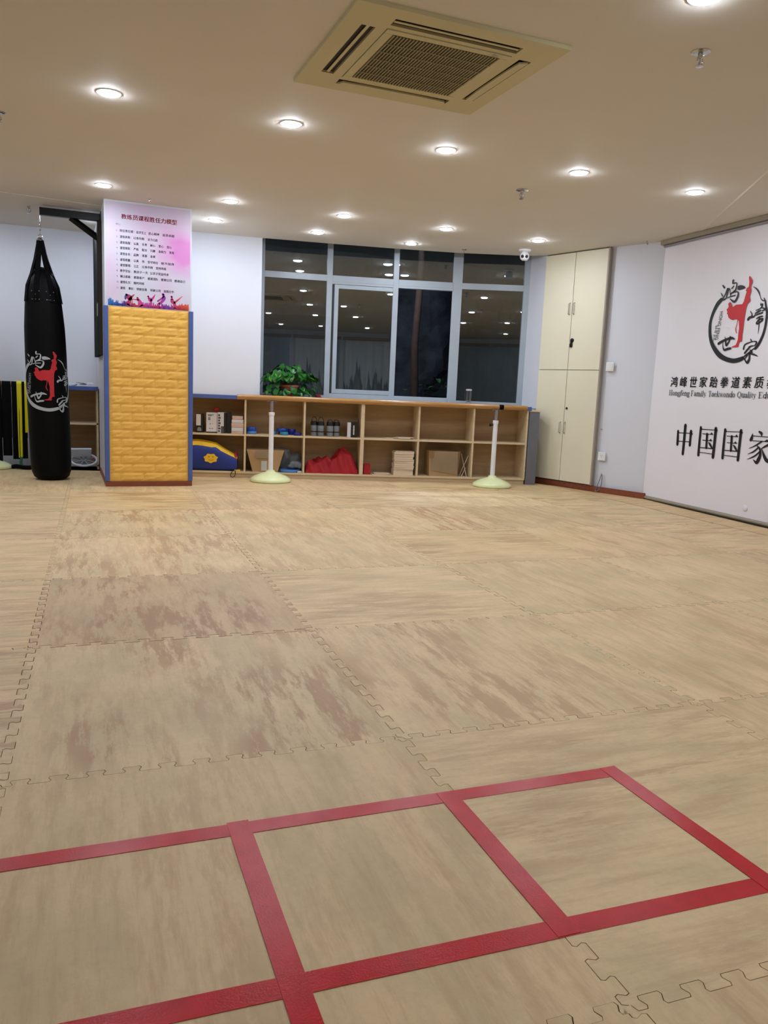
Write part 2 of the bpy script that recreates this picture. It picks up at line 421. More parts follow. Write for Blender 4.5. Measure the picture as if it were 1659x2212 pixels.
GRAIN = {(-1, 0): 0, (-1, 1): 0, (0, 0): 0, (0, 1): 1, (0, -1): 1, (-1, -1): 0, (-1, 2): 0, (0, 2): 0, (1, 1): 0, (1, 2): 1, (0, 3): 0, (1, 0): 0,
         (-2, 0): 1, (-2, 1): 1, (-2, 2): 1, (-2, 3): 1, (-2, -1): 1, (-1, 3): 0, (-1, 4): 1, (0, 4): 0, (1, 3): 0, (2, 3): 0, (2, 2): 0, (2, 1): 0, (1, -1): 0, (0, -2): 0, (-1, -2): 0, (-2, 4): 1, (2, 0): 0, (1, 4): 1, (2, 4): 0}
TINT = {(-1, 1): (.85, .80, .79, 1.0), (-1, 0): (.95, .95, .94, 1.0), (0, 0): (1.0, .99, .97, .8), (0, 1): (1.03, 1.02, 1.0, .7), (-1, -1): (.93, .92, .88, .35), (0, -1): (.97, .96, .93, .65),
        (-1, 2): (1.06, 1.04, 1.03, .9), (0, 2): (1.0, .99, .95, .5), (1, 1): (.96, .96, .93, .4), (1, 2): (1.0, .96, .90, .8), (-1, 3): (1.0, .99, .96, 1.0), (2, 3): (.90, .90, .86, .5), (-2, 1): (1.05, 1.02, .98, .6),
        (-2, 2): (1.08, 1.04, .98, .6), (0, -2): (.87, .86, .80, .3), (-1, -2): (.90, .89, .83, .3), (-1, 4): (1.02, .98, .88, .9), (1, 0): (1.0, .97, .93, .6), (1, -1): (.97, .95, .92, .4), (2, 2): (.99, .95, .90, .7), (0, 3): (1.07, 1.04, 1.0, .6)}
rnd = random.Random(3)
for j in range(-7, 8):
    for i in range(-5, 5):
        cx, cy = i+.5, j+.5
        X, Y = OX+ct*cx-st*cy, OY+st*cx+ct*cy
        out = False; cut = []
        for (px, py), (nx, ny) in CLIP:
            ds = []
            for dx in (-.52, .52):
                for dy in (-.52, .52):
                    ds.append((X+ct*dx-st*dy-px)*nx+(Y+st*dx+ct*dy-py)*ny)
            if min(ds) > -.02: out = True
            elif max(ds) > 0: cut.append(((px, py), (nx, ny)))
        if out: continue
        k = GRAIN.get((i, j), rnd.random() < .4 and 1 or 0); k = int(k)
        me = MATM[k]; rz = TH+k*math.pi/2
        dx, dy = rnd.uniform(-.0007, .0007), rnd.uniform(-.0007, .0007)
        if cut:
            me = me.copy(); bm = bmesh.new(); bm.from_mesh(me)
            inv = (Matrix.Translation((X, Y, 0)) @ Matrix.Rotation(rz, 4, 'Z')).inverted()
            for (px, py), (nx, ny) in cut:
                co = inv @ Vector((px, py, 0)); no = inv.to_3x3() @ Vector((nx, ny, 0))
                bmesh.ops.bisect_plane(bm, geom=bm.verts[:]+bm.edges[:]+bm.faces[:], plane_co=co, plane_no=no, clear_outer=True)
            if not bm.faces: bm.free(); continue
            bm.to_mesh(me); bm.free()
        m = link('foam_mat', me, floor, (X+dx, Y+dy, rnd.uniform(-.0006, .0004)), rz+rnd.uniform(-.0007, .0007))
        g = rnd.uniform(.94, 1.03); m.color = TINT.get((i, j), (g*rnd.uniform(.99, 1.02), g, g*rnd.uniform(.95, 1.0), rnd.uniform(.4, .95)))
# border strips between the mats and the banner wall
BS = [[(4.797, 6.58), (4.795, 5.66), (5.13, 5.66), (5.17, 6.03), (4.985, 6.565)], [(4.805, 7.13), (4.797, 6.583), (4.975, 6.57), (4.805, 7.14)],
      [(4.793, 5.655), (4.776, 4.60), (5.045, 4.60), (5.125, 5.655)], [(4.775, 4.596), (4.757, 3.4), (4.97, 3.4), (5.045, 4.596)], [(4.756, 3.396), (4.73, 1.9), (4.875, 1.9), (4.97, 3.396)], [(4.73, 1.896), (4.70, .3), (4.78, .3), (4.875, 1.896)]]
for P_ in BS:
    mx_ = sum(x for x, y in P_)/len(P_); my_ = sum(y for x, y in P_)/len(P_)
    b = B(); b.prism([(y-my_, -(x-mx_)) for x, y in P_][::-1], -.012, -.0008)
    o = obj('border_strip', b, 'mat', floor, (mx_, my_, 0), math.pi/2); o.color = (1.0, .95, .86, .5)
# ---------------------------------------------------------------- pillar with yellow foam bricks
b = B(); b.box(.354, 1.07, 7.256, 9.05, -.05, H+.03); pillar = struct('pillar', b, 'wall')
b = B(); b.box(.345, 1.079, 7.236, 7.256, 0, .042); b.box(.345, .354, 7.256, 8.4, 0, .042); b.box(1.07, 1.079, 7.256, 7.9, 0, .042)
obj('skirting', b, 'brown', pillar)
BW, BH = .1935, .0742
def brick_mesh(w, seed, h=BH):
    r = random.Random(seed); b = B(); nx, nz = (7 if w > .12 else 3), 4; g = []
    for k in range(nz+1):
        row = []
        for i in range(nx+1):
            e = min(i, nx-i, 1)*min(k, nz-k, 1)
            d = -.003 if not e else -.0075-.0022*(noise.noise(Vector((i*.9+seed*7, k*1.3, seed)))*1.6)-r.uniform(0, .0014)
            row.append(b.bm.verts.new((i/nx*(w-.0016)-w/2+.0008, d, k/nz*(h-.0016)-h/2+.0008)))
        g.append(row)
    for k in range(nz):
        for i in range(nx): b.bm.faces.new((g[k][i], g[k][i+1], g[k+1][i+1], g[k+1][i]))
    ring = g[0]+[g[k][nx] for k in range(1, nz+1)]+g[nz][-2::-1]+[g[k][0] for k in range(nz-1, 0, -1)]
    lo = [b.bm.verts.new((v.co.x, .002, v.co.z)) for v in ring]
    for i in range(len(ring)): b.bm.faces.new((ring[i], lo[i], lo[(i+1) % len(ring)], ring[(i+1) % len(ring)]))
    return b.mesh('brick', 'yellow')
full = [brick_mesh(BW, s) for s in range(5)]; cutm = {}
ROWS = 20; ZB = .046
b = B(); b.box(.372, 1.052, 7.2535, 7.256, .044, ZB+ROWS*BH+.002); obj('foam_backing', b, 'yellow', pillar)
x_lo, x_hi = .382, 1.046
for r_ in range(ROWS):
    off = (.104 if r_ % 2 else 0.0); x = x_lo-off-.0
    if not r_ % 2: x = x_lo-.095+.0
    x = x_lo-(.010 if r_ % 2 else .104)
    while x < x_hi-.004:
        a, c = max(x, x_lo), min(x+BW, x_hi); w = c-a
        if w > .012:
            if w > BW-.003: me = full[rnd.randrange(5)]
            else:
                key = round(w, 3)
                if key not in cutm: cutm[key] = brick_mesh(w, 11+len(cutm))
                me = cutm[key]
            link('brick', me, pillar, ((a+c)/2, 7.2545, ZB+(r_+.5)*BH))
        x += BW
b = B()     # right and rear faces of the foam cladding, seen only in the window reflection
for r_ in range(ROWS):
    y = 7.30-(.0 if r_ % 2 else .09)
    while y < 8.0:
        a, c = max(7.285, y), min(8.0, y+BW)
        if c-a > .02: b.box(1.069, 1.078, a+.001, c-.001, ZB+r_*BH+.001, ZB+(r_+1)*BH-.001, bev=.002)
        y += BW
o = obj('side_brick_cladding', b, 'yellow', pillar); o['kind'] = 'stuff'
for sx in (.354, 1.07):
    b = B(); s_ = 1 if sx < .5 else -1
    b.box(sx-.012*s_, sx+.024*s_, 7.238, 7.256, .045, 1.535, bev=.004); b.box(sx-.014*s_, sx-.0005*s_, 7.240, 7.285, .045, 1.535, bev=.004)
    obj('corner_guard', b, 'bluefoam', pillar)
# poster on the pillar
PY = 7.2555
po = thing('poster', 'lilac and pink poster with black Chinese text on the upper pillar', 'poster', (.354, PY, 0))
b = B(); b.box(.012, .702, -.0018, 0, 1.537, 2.378); obj('sheet', b, 'poster', po)
def pfn(s, z): return (s, -.0024, z)
def pfn2(s, z): return (s, -.0021, z)
b = B()
L_ = '教练员课程胜任力模型'
for i, ch in enumerate(L_):
    for e in (-.0012, .0012, 0): text_fit(b, ch, .137+i*.0457+e, .137+i*.0457+.042+e, 2.247+abs(e), 2.287+abs(e), pfn)
obj('title_lettering', b, 'title', po)
LINES = [(.093, 2.203, .131, [(.0, '核心：', 1)]),
 (.095, 2.153, 0, [(.029, '岗位责任感：', .115), (.160, '追求至上', .08), (.262, '匠心精神', .085), (.374, '追求卓越', .098)]),
 (.095, 2.104, 0, [(.029, '道馆表率：', .088), (.138, '以身作则', .085), (.252, '全力以赴', .084)]),
 (.095, 2.058, 0, [(.029, '道馆氛围：', .088), (.138, '认真', .04), (.207, '负责', .04), (.274, '耐心', .04), (.342, '爱心', .04), (.410, '信心', .04)]),
 (.095, 2.014, 0, [(.029, '道馆规矩：', .088), (.138, '严格', .04), (.207, '配合', .04), (.274, '兴趣', .04), (.342, '亲和力', .06), (.430, '表现', .04)]),
 (.095, 1.967, 0, [(.029, '道馆业务：', .088), (.138, '品牌', .04), (.207, '客源', .04), (.274, '业绩', .04)]),
 (.095, 1.919, 0, [(.029, '道馆质量：', .088), (.138, '认真', .04), (.207, '快', .018), (.252, '坚守岗位', .085), (.362, '绝不放弃', .11)]),
 (.095, 1.875, 0, [(.029, '道馆管理：', .088), (.138, '公正', .04), (.207, '以身作则', .085), (.320, '坚持到底', .085)]),
 (.095, 1.829, 0, [(.029, '教学宗旨：', .088), (.138, '教孩子一天', .115), (.272, '让孩子受益终身', .153)]),
 (.095, 1.783, 0, [(.029, '确认感恩：', .088), (.138, '感恩客户', .085), (.252, '感恩团队', .085), (.362, '感谢公司', .088), (.474, '感谢自己', .092)]),
 (.095, 1.737, 0, [(.029, '道馆礼仪：', .088), (.138, '随时问候', .085)]),
 (.095, 1.689, 0, [(.029, '道馆', .038), (.095, '事业：', .045), (.160, '突破自我', .085), (.272, '突破公司', .085), (.384, '加强合作', .085)])]
for n_, (sx, z, _, parts) in enumerate(LINES):
    b = B()
    if n_ == 0: text_fit(b, '核心：', .093, .131, 2.196, 2.211, pfn)
    else:
        text_fit(b, '%d.' % n_, sx+.001, sx+.012+(.006 if n_ > 9 else 0), z-.0075, z+.0055, pfn)
    obj('line_number', b, 'textgrey', po)
    if n_:
        for dx, t_, w in parts:
            b = B()
            for e in (0, .0012): text_fit(b, t_, sx+dx+e, sx+dx+w+e, z-.011+e*.5, z+.011+e*.5, pfn)
            obj('lettering', b, 'textgrey', po)
rr = random.Random(5); b = B()
x = .024
while x < .69:       # painted skyline strip along the foot of the poster
    w = rr.uniform(.004, .012); h = (.030 if .1 < x < .6 else .042)*rr.uniform(.35, 1.25)
    flat(b, [(x, 1.539), (min(x+w+.004, .697), 1.539), (min(x+w, .697), 1.546+h), (x+w*.4, 1.546+h*1.12), (x, 1.546+h*.9)], pfn2); x += w
obj('skyline_print', b, 'figs', po)
FIG = [[(.185, 1.55, .03), (.200, 1.59, .03), (.196, 1.615, .045), (.172, 1.622, .03), (.165, 1.60, .012)], [(.200, 1.60, .024), (.220, 1.625, .016), (.238, 1.643, .004)], [(.172, 1.636, .018), (.176, 1.634, .018)],
       [(.30, 1.55, .03), (.285, 1.58, .03), (.268, 1.605, .022), (.262, 1.618, .014)], [(.27, 1.60, .012), (.24, 1.602, .007), (.205, 1.604, .004)], [(.22, 1.604, .005), (.222, 1.57, .004)],
       [(.378, 1.55, .012), (.375, 1.585, .016), (.366, 1.61, .032), (.355, 1.622, .016)], [(.375, 1.605, .02), (.395, 1.632, .014), (.408, 1.656, .004)], [(.350, 1.636, .015), (.353, 1.634, .015)],
       [(.44, 1.58, .02), (.465, 1.60, .022), (.482, 1.63, .03), (.478, 1.65, .02)], [(.43, 1.602, .012), (.455, 1.622, .012), (.475, 1.64, .012)], [(.472, 1.663, .018), (.478, 1.661, .018)],
       [(.575, 1.55, .022), (.57, 1.59, .026), (.552, 1.61, .032), (.548, 1.63, .02)], [(.57, 1.60, .018), (.60, 1.625, .012), (.635, 1.658, .004)], [(.545, 1.648, .016), (.548, 1.646, .016)]]
for g0, g1 in ((0, 3), (3, 6), (6, 9), (9, 12), (12, 15)):
    b = B()
    for f in FIG[g0:g1]: stroke(b, f, pfn, 3)
    obj('figure_print', b, 'figs', po)
# black board on the left side of the pillar
t = thing('wall_board', 'tall black board mounted on the shaded left side of the yellow brick pillar', 'board', (.352, 8.15, 1.13))
b = B(); b.box(-.036, 0, -.48, .45, 0, 1.16, bev=.004); obj('panel', b, 'tv', t)
b = B(); b.box(-.038, -.0362, -.44, -.30, .35, .46); obj('latch_plate', b, 'cabedge', t, label='small grey plate on the black board')
b = B(); b.box(-.034, -.001, -.4825, -.4803, .004, 1.156); obj('end_face', b, 'tvside', t, label='brown end face of the black board')
# ---------------------------------------------------------------- window
win = thing('window_1', '', ''); del win['label']; del win['category']; win['kind'] = 'structure'
def bay_m(k, off=0):
    p, q = Vector(GL[k]), Vector(GL[k+1]); d = q-p; a = math.atan2(d.y, d.x)
    return Matrix.Translation((p.x, p.y, 0)) @ Matrix.Rotation(a, 4, 'Z') @ Matrix.Translation((0, off, 0)), d.length
for k in range(5):
    p = GL[k]; a = bay_m(min(k, 3))[0].to_euler().z
    mx = Matrix.Translation((p[0], p[1], 0)) @ Matrix.Rotation(a, 4, 'Z')
    w0, w1 = (-.03, .03) if 0 < k < 4 else ((-.05, .13) if k == 0 else (-.055, .06))
    if k == 3: w0 = -.075
    b = B(); b.box(w0, w1, -.035, .035, .80, 2.58, mx, .003); obj('mullion', b, 'alu', win)
for k in range(4):
    mx, L = bay_m(k)
    a0 = .13 if k == 0 else .03; a1 = L-(.055 if k == 3 else (.075 if k == 2 else .03))
    b = B(); b.box(a0, a1, -.032, .032, 2.06, 2.125, mx, .002); obj('transom', b, 'alu', win)
    b = B(); b.box(a0, a1, -.034, .034, .80, .842 if k in (0, 3) else .865, mx, .002); obj('bottom_rail', b, 'alu', win)
    b = B(); b.box(a0, a1, -.003, .003, 2.126, 2.578, mx); obj('pane', b, 'glass', win)
    if k in (0, 3):
        b = B(); b.box(a0, a1, -.003, .003, .8425, 2.0595, mx); obj('pane', b, 'glass', win)
    else:
        b = B(); b.box(a0, a1, -.032, .032, 2.035, 2.058, mx, .002); b.box(a0, a1, -.030, .030, 2.0582, 2.0598, mx); obj('sash_track', b, 'alu', win)
for off, x0 in ((-.016, .055), (.020, .045)):      # the fixed-side sash and the open sash slid behind it
    mx, L = bay_m(1, off)
    s = obj('sash', (lambda b: (b.box(x0, x0+.045, -.012, .012, .868, 2.032, mx, .002), b.box(L-.028+(.02 if off < 0 else 0), L+.022, -.012, .012, .868, 2.032, mx, .002),
        b.box(x0+.045, L-.02, -.012, .012, .868, .915, mx, .002), b.box(x0+.045, L-.02, -.012, .012, 1.990, 2.032, mx, .002))[0])(B()), 'alu', win)
    b = B(); b.box(x0+.046, L-.0285, -.002, .002, .916, 1.989, mx); obj('pane', b, 'glass', s)
mx, L = bay_m(1)
b = B(); b.box(.033, .047, -.034, -.028, .866, 2.034, mx); obj('rubber_seal', b, 'seal', win, label='black rubber seal beside the sliding sash')
b = B(); b.prism([(1.93, 8.215)]+[(x, y-.01) for x, y in FRONT[3:]]+[(4.79, 7.80), (4.10, 8.10), (3.425, 8.30), (2.715, 8.46), (1.93, 8.60)], .756, .799)
obj('window_sill', b, 'sill', win)
# ---------------------------------------------------------------- cubby shelf under the window
SA = math.atan2(7.2-7.95, 4.45-1.2); SO = Vector((1.20, 7.95, 0))
SR = Matrix.Translation(SO) @ Matrix.Rotation(SA, 4, 'Z')
def SP(s, d=0, z=0): return SR @ Vector((s, d, z))
DEP = .30; ZB0, ZM, ZT = .062, .436, .782
sh = thing('cubby_shelf', 'long low pale wood cubby shelf under the window behind the handrail', 'shelf', SO, SA)
b = B(); b.box(-.12, 3.415, 0, DEP, ZT, ZT+.022, bev=.002); obj('top_board', b, 'shelf', sh)
b = B(); b.box(-.12, 3.415, 0, DEP, ZB0-.018, ZB0, bev=.002); obj('bottom_board', b, 'shelf', sh)
b = B(); b.box(-.12, 3.415, .022, .036, 0, ZB0-.018); obj('plinth', b, 'shelf', sh)
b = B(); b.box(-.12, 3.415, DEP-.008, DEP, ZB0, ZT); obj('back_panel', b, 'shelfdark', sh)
DV = [-.11, .496, 1.082, 1.67, 2.252, 2.83, 3.406]
for i, s in enumerate(DV):
    w = .018 if i == 3 else .0095
    b = B(); b.box(s-w, s+w, 0, DEP-.008, ZB0, ZT, bev=.001); obj('divider', b, 'shelf', sh)
for a, c in zip(DV, DV[1:]):
    b = B(); b.box(a+(.018 if a == 1.67 else .0095), c-(.018 if c == 1.67 else .0095), 0, DEP-.008, ZM-.018, ZM, bev=.001); obj('shelf_board', b, 'shelf', sh)
b = B(); b.box(-.11, 3.44, -.015, -.0005, ZT-.006, ZT+.034, bev=.005)
tag(obj('foam_edge_guard', b, 'bluefoam', None, SO, SA), 'blue foam edge strip along the front of the long cubby shelf top', 'edge guard')
t = thing('metal_panel', 'narrow grey metal panel standing between the cubby shelf and the cupboard', 'panel', SP(3.46, .12), SA)
b = B(); b.box(-.035, .075, -.12, .14, 0, .765, bev=.003); obj('body', b, 'greypanel', t)
b = B(); b.box(-.040, .085, -.125, .145, .766, .782, bev=.002); obj('top_cap', b, 'shelf', t)
# ---------------------------------------------------------------- built-in cupboard on the diagonal wall
CA = math.atan2(6.591-7.395, 4.985-4.761)
cb = thing('wall_cupboard', 'tall beige four-door cupboard built into the wall beside the window', 'cupboard', (4.761, 7.395, 0), CA)
b = B(); b.box(-.004, .800, .0, .024, .06, H-.004); obj('carcass', b, 'cabedge', cb)
b = B(); b.box(.7905, .806, -.022, .0, .06, H-.006); obj('side_trim', b, 'cabedge', cb)
for x0, x1, z0, z1, hx, hz in ((0, .388, .066, 1.208, .352, .56), (.392, .788, .066, 1.208, .412, .56), (0, .388, 1.214, H-.012, .360, 1.768), (.392, .788, 1.214, H-.012, .418, 1.768)):
    b = B(); b.box(x0+.001, x1-.001, -.019, -.0005, z0, z1, bev=.0015); d = obj('door', b, 'cabdoor', cb)
    b = B(); b.tube([(hx, -.019, hz), (hx, -.040, hz+.008), (hx, -.040, hz+.108), (hx, -.019, hz+.116)], .0055, 8); obj('handle', b, 'handle', d, smooth=True)
b = B(); b.lathe([(.012, 0), (.012, .006), (.008, .008)], 16, Matrix.Translation((.42, -.0195, .819)) @ Matrix.Rotation(math.pi/2, 4, 'X')); obj('keyhole', b, 'slot', cb)
b = B(); mx = Matrix.Translation((.425, -.0195, 1.51)) @ Matrix.Rotation(math.pi/2, 4, 'X')
b.lathe([(.02, 0), (.02, .010), (.013, .014)], 18, mx); b.box(.402, .432, -.032, -.0195, 1.44, 1.475, bev=.003); b.box(.412, .428, -.036, -.021, 1.474, 1.50)
obj('latch', b, 'blackmetal', cb, smooth=True)
# white wall bits beside it
WA = math.atan2(6.051-6.591, 5.174-4.985)
def WP(s, d, z): 
    return (Matrix.Translation((5.004, 6.597, 0)) @ Matrix.Rotation(WA, 4, 'Z')) @ Vector((s, d, z))
t = thing('wall_switch', 'square white light switch on the wall right of the beige cupboard', 'switch', WP(.053, -.001, 1.248), WA)
b = B(); b.box(-.043, .043, -.010, 0, -.043, .043, bev=.003); obj('plate', b, 'switch', t)
b = B(); b.box(-.030, .030, -.013, -.010, -.032, .032, bev=.0015); obj('rocker', b, 'switch', t)
t = thing('wall_socket', 'square white power socket low on the wall right of the cupboard', 'socket', WP(.045, -.001, .363), WA)
b = B(); b.box(-.043, .043, -.009, 0, -.043, .043, bev=.003); obj('plate', b, 'switch', t)
b = B(); b.box(-.018, .018, -.0105, -.009, -.020, .020, bev=.001); obj('insert', b, 'switch', t)
b = B(); b.box(-.011, -.008, -.011, -.0104, .002, .013); b.box(.008, .011, -.011, -.0104, .002, .013); b.box(-.0015, .0015, -.011, -.0104, -.013, -.003); obj('pin_slot', b, 'slot', t)
b = B(); P_ = [WP(.062, -.006, .19), WP(.055, -.012, .15), WP(.035, -.016, .08), WP(.02, -.026, .02), WP(.03, -.04, .008), WP(.06, -.022, .03), WP(.075, -.014, .10), WP(.068, -.007, .18)]
b.tube([tuple(p) for p in smooth_path([tuple(p) for p in P_], 5)], .0042, 8)
tag(obj('wall_cable', b, 'cable', smooth=True), 'loop of grey cable coming out of the wall below the white socket', 'cable')
b = B(); b.lathe([(.004, 0), (.004, .014), (.009, .015), (.009, .018)], 10, Matrix.Translation(WP(.022, -.0005, .63)) @ Matrix.Rotation(WA, 4, 'Z') @ Matrix.Rotation(math.pi/2, 4, 'X'))
tag(obj('wall_peg', b, 'cabedge'), 'small grey wall peg beside the lower cupboard door', 'peg')
# ---------------------------------------------------------------- banner
BA = math.atan2(4.45-6.10, 5.08-5.185)
BO = Vector((5.185, 6.10, 0))
bn = thing('wall_banner', 'large white hanging banner with a kicking figure emblem and Chinese lettering', 'banner', BO, BA)
# local x runs along the banner towards the viewer, local -y faces the room
BN = -1
BL = 3.4
b = B(); n = 40
for i in range(n):
    for j in range(12):
        f = lambda i, j: (i/n*BL, .0012*math.sin(i*.7)+.0010*math.sin(j*1.1+i*.2), .035+j/12*(2.34-.035))
        b.face([f(i, j), f(i+1, j), f(i+1, j+1), f(i, j+1)])
bmesh.ops.remove_doubles(b.bm, verts=b.bm.verts, dist=.0005)
obj('fabric', b, 'banner', bn, smooth=True)
b = B(); b.tube([(-.015, 0, .018), (BL, 0, .018)], .016, 14); obj('bottom_bar', b, 'case', bn, smooth=True)
b = B(); b.box(-.02, BL, -.045, .012, 2.352, H-.0005, bev=.004); obj('roller_case', b, 'case', bn)
b = B(); b.tube([(0, -.012, 2.342), (BL, -.012, 2.342)], .012, 14); obj('roller_tube', b, 'steel', bn, smooth=True)
def bfn(s, z): return (s, -.0048, z)
def bfn2(s, z): return (s, -.0055, z)
EM = {'ring':[[(-210,217,36),(-249,185,40),(-279,140,36),(-300,93,32),(-312,46,32),(-313,0,34),(-302,-66,34),(-273,-132,37),(-219,-195,42),(-157,-242,43),(-84,-272,38),(-2,-288,37),(59,-283,37),(108,-270,33)],[(230,-197,24),(252,-177,28),(275,-142,27),(296,-95,26),(308,-45,25),(313,5,25),(313,50,23),(309,80,22),(293,125,19),(280,164,15),(264,189,7)],[(270,168,9),(253,171,9),(233,186,6),(217,214,8),(200,243,14),(172,269,11),(136,288,3)]],'cap':[[(-34,311),(-6,315),(20,310),(43,299),(56,286),(20,280),(-13,276),(-34,282)]],'kick':[[(86,377),(102,363),(123,337),(125,319),(116,302),(112,284),(122,262),(120,244),(110,215),(119,196),(124,181),(115,170),(96,159),(86,127),(82,85),(79,36),(78,0),(78,-40),(76,-86),(78,-129),(75,-138),(52,-139),(46,-159),(45,-180),(-27,-180),(-30,-173),(10,-164),(24,-142),(31,-115),(29,-71),(31,-28),(21,25),(11,44),(-35,47),(-47,40),(-74,48),(-99,63),(-110,77),(-112,89),(-127,98),(-121,109),(-128,122),(-136,130),(-120,143),(-113,155),(-122,178),(-105,190),(-86,181),(-77,165),(-67,145),(-51,153),(-30,162),(38,161),(52,181),(60,217),(71,255),(61,265),(69,283),(90,293),(89,329),(80,366)]],'belt':[[(7,41,8),(3,10,6),(-5,-20,7),(-5,-36,9),(3,-58,8),(13,-69,2)]],'hong':[[(-209,333,11),(-188,314,17)],[(-223,275,4),(-204,254,12),(-198,244,9)],[(-203,216,14),(-172,251,12),(-148,298,21)],[(-152,236,14),(-141,279,16),(-134,297,19)],[(-108,242,9),(-121,296,6)],[(-94,362,18),(-94,338,12),(-59,339,9),(-47,325,13),(-55,283,16),(-73,269,20)],[(-99,298,11),(-80,316,10)],[(-109,248,11),(-92,263,13),(-38,266,8),(-20,252,15),(-26,219,20),(-56,188,20),(-109,217,7)],[(-141,226,7),(-98,235,9),(-51,238,9)],[(-203,216,8),(-176,215,13),(-151,227,10)]],'feng':[[(134,99,6),(154,76,10),(157,58,17)],[(121,36,25),(137,50,20),(180,53,15),(190,68,8)],[(238,153,6),(237,136,9),(256,143,14),(244,114,12),(193,100,6)],[(248,117,7),(289,103,13),(263,92,10)],[(189,77,9),(220,89,16),(251,96,7)],[(195,63,10),(230,71,14),(266,77,13)],[(211,36,11),(238,46,13),(270,50,11)],[(213,0,14),(237,26,15),(277,29,14)],[(218,-6,13),(241,-1,14),(274,19,15)],[(240,46,11),(240,11,12),(244,-34,9),(244,-61,6),(244,-85,2)]],'shi':[[(-188,-143,24),(-143,-124,20),(-82,-108,20),(-38,-104,21),(-4,-114,6)],[(-121,-87,4),(-108,-126,16),(-97,-159,18)],[(-60,-93,14),(-66,-127,14),(-92,-161,18)],[(-142,-115,5),(-132,-169,9),(-113,-197,17),(-78,-191,20),(-41,-186,17)]],'jia':[[(169,-119,5),(180,-134,14)],[(106,-197,16),(113,-165,13),(157,-149,10),(214,-141,8),(238,-151,17),(223,-174,13)],[(162,-184,13),(186,-177,11),(211,-175,8)],[(123,-229,17),(152,-200,17),(182,-177,11)],[(107,-265,9),(138,-246,14),(169,-228,15),(203,-205,11),(226,-194,6)],[(178,-207,9),(204,-225,12),(170,-235,10)],[(178,-235,11),(225,-244,14),(266,-258,6)],[(174,-232,18),(180,-271,20),(168,-302,27),(149,-300,15),(131,-279,13)],[(126,-278,9),(155,-248,13)]],'big':[('s',[(518,730,34),(520,602,33),(520,478,30)]),('s',[(427,675,24),(432,611,29),(435,557,30)]),('s',[(599,682,32),(600,623,29),(601,562,29)]),('t',[(588,676),(598,687),(627,660),(611,649)]),('t',[(414,678),(426,676),(450,662),(428,653)]),('s',[(434,660,7),(605,666,7)]),('s',[(439,585,7),(601,590,7)]),('s',[(719,725,25),(720,596,28),(722,486,28)]),('s',[(903,726,31),(904,600,31),(903,485,31)]),('t',[(887,723),(898,733),(929,710),(913,697)]),('t',[(707,727),(716,730),(743,713),(719,702)]),('s',[(725,710,7),(904,714,6)]),('s',[(733,510,6),(900,510,6)]),('s',[(749,672,7),(876,675,6)]),('t',[(843,675),(857,692),(880,674)]),('s',[(757,618,7),(872,620,6)]),('t',[(837,620),(854,636),(876,619)]),('s',[(805,672,26),(811,556,24)]),('s',[(738,552,7),(894,556,9)]),('s',[(832,605,6),(854,587,22),(882,559,14)]),('s',[(1013,725,23),(1014,597,26),(1017,488,26)]),('s',[(1193,727,28),(1193,602,28),(1193,488,28)]),('t',[(1177,723),(1188,734),(1218,711),(1203,698)]),('t',[(1001,727),(1010,730),(1036,713),(1013,703)]),('s',[(1019,710,6),(1193,715,6)]),('s',[(1027,512,6),(1190,512,6)]),('s',[(1042,673,6),(1166,675,6)]),('t',[(1134,676),(1147,693),(1171,675)]),('s',[(1051,619,6),(1163,621,6)]),('t',[(1128,621),(1144,637),(1166,620)]),('s',[(1097,673,24),(1103,557,22)]),('s',[(1032,554,7),(1184,558,9)]),('s',[(1123,606,6),(1145,588,20),(1172,561,13)]),('s',[(1387,731,15),(1413,718,23),(1414,699,6)]),('s',[(1321,710,6),(1316,675,28),(1307,660,24)]),('s',[(1322,694,6),(1538,696,6)]),('t',[(1524,695),(1539,710),(1562,692),(1535,659)]),('s',[(1328,656,6),(1503,660,6)]),('t',[(1449,659),(1476,677),(1506,659)]),('s',[(1426,657,14),(1359,617,10),(1299,592,3)]),('s',[(1380,620,6),(1416,595,20),(1424,549,26),(1411,511,33),(1394,487,26),(1358,507,5)]),('s',[(1397,607,14),(1353,571,13),(1293,546,3)]),('s',[(1417,576,13),(1365,535,13),(1292,503,3)]),('s',[(1522,649,20),(1467,622,15),(1423,598,4)]),('s',[(1435,599,5),(1467,544,25),(1502,511,29),(1557,498,6)])]}
EC = (1.0165, 1.576)
def emblem(parent, fn, k, c0, c1, names=True, lift=None):
    fn2 = lift or fn
    def sc(v): return [(p[0]*.001*k, p[1]*.001*k, *( [p[2]*.001*k] if len(p) > 2 else [])) for p in v]
    for v in EM['ring']: b = B(); stroke(b, sc(v), fn, 5); obj('ring_print', b, c0, parent)
    b = B(); flat(b, sc(EM['cap'][0]), fn); obj('ring_print', b, c0, parent)
    b = B(); flat(b, sc(EM['kick'][0]), fn2); stroke(b, sc(EM['belt'][0]), fn2); obj('figure_print', b, c1, parent)
    for key in ('hong', 'feng', 'shi', 'jia'):
        b = B()
        for v in EM[key]: stroke(b, sc(v), fn2)
        obj('brush_character', b, c0, parent)
    b = B()     # two words running downwards beside the figure
    for txt, top, bot, xr, w in (('HONG FENG', .120, -.110, -.190, .036), ('SHI JIA', .010, -.118, -.238, .030)):
        f2 = lambda u, v, top=top, bot=bot, xr=xr: fn2((xr-.0+v*1.0-(u-0)*.12)*k, (top-u)*k)
        text_fit(b, txt, 0, top-bot, -w/2, w/2, f2)
    obj('small_lettering', b, c0, parent)
emblem(bn, lambda s, z: bfn(s+EC[0], z+EC[1]), 1.0, 'ink', 'redprint', lift=lambda s, z: bfn2(s+EC[0], z+EC[1]))
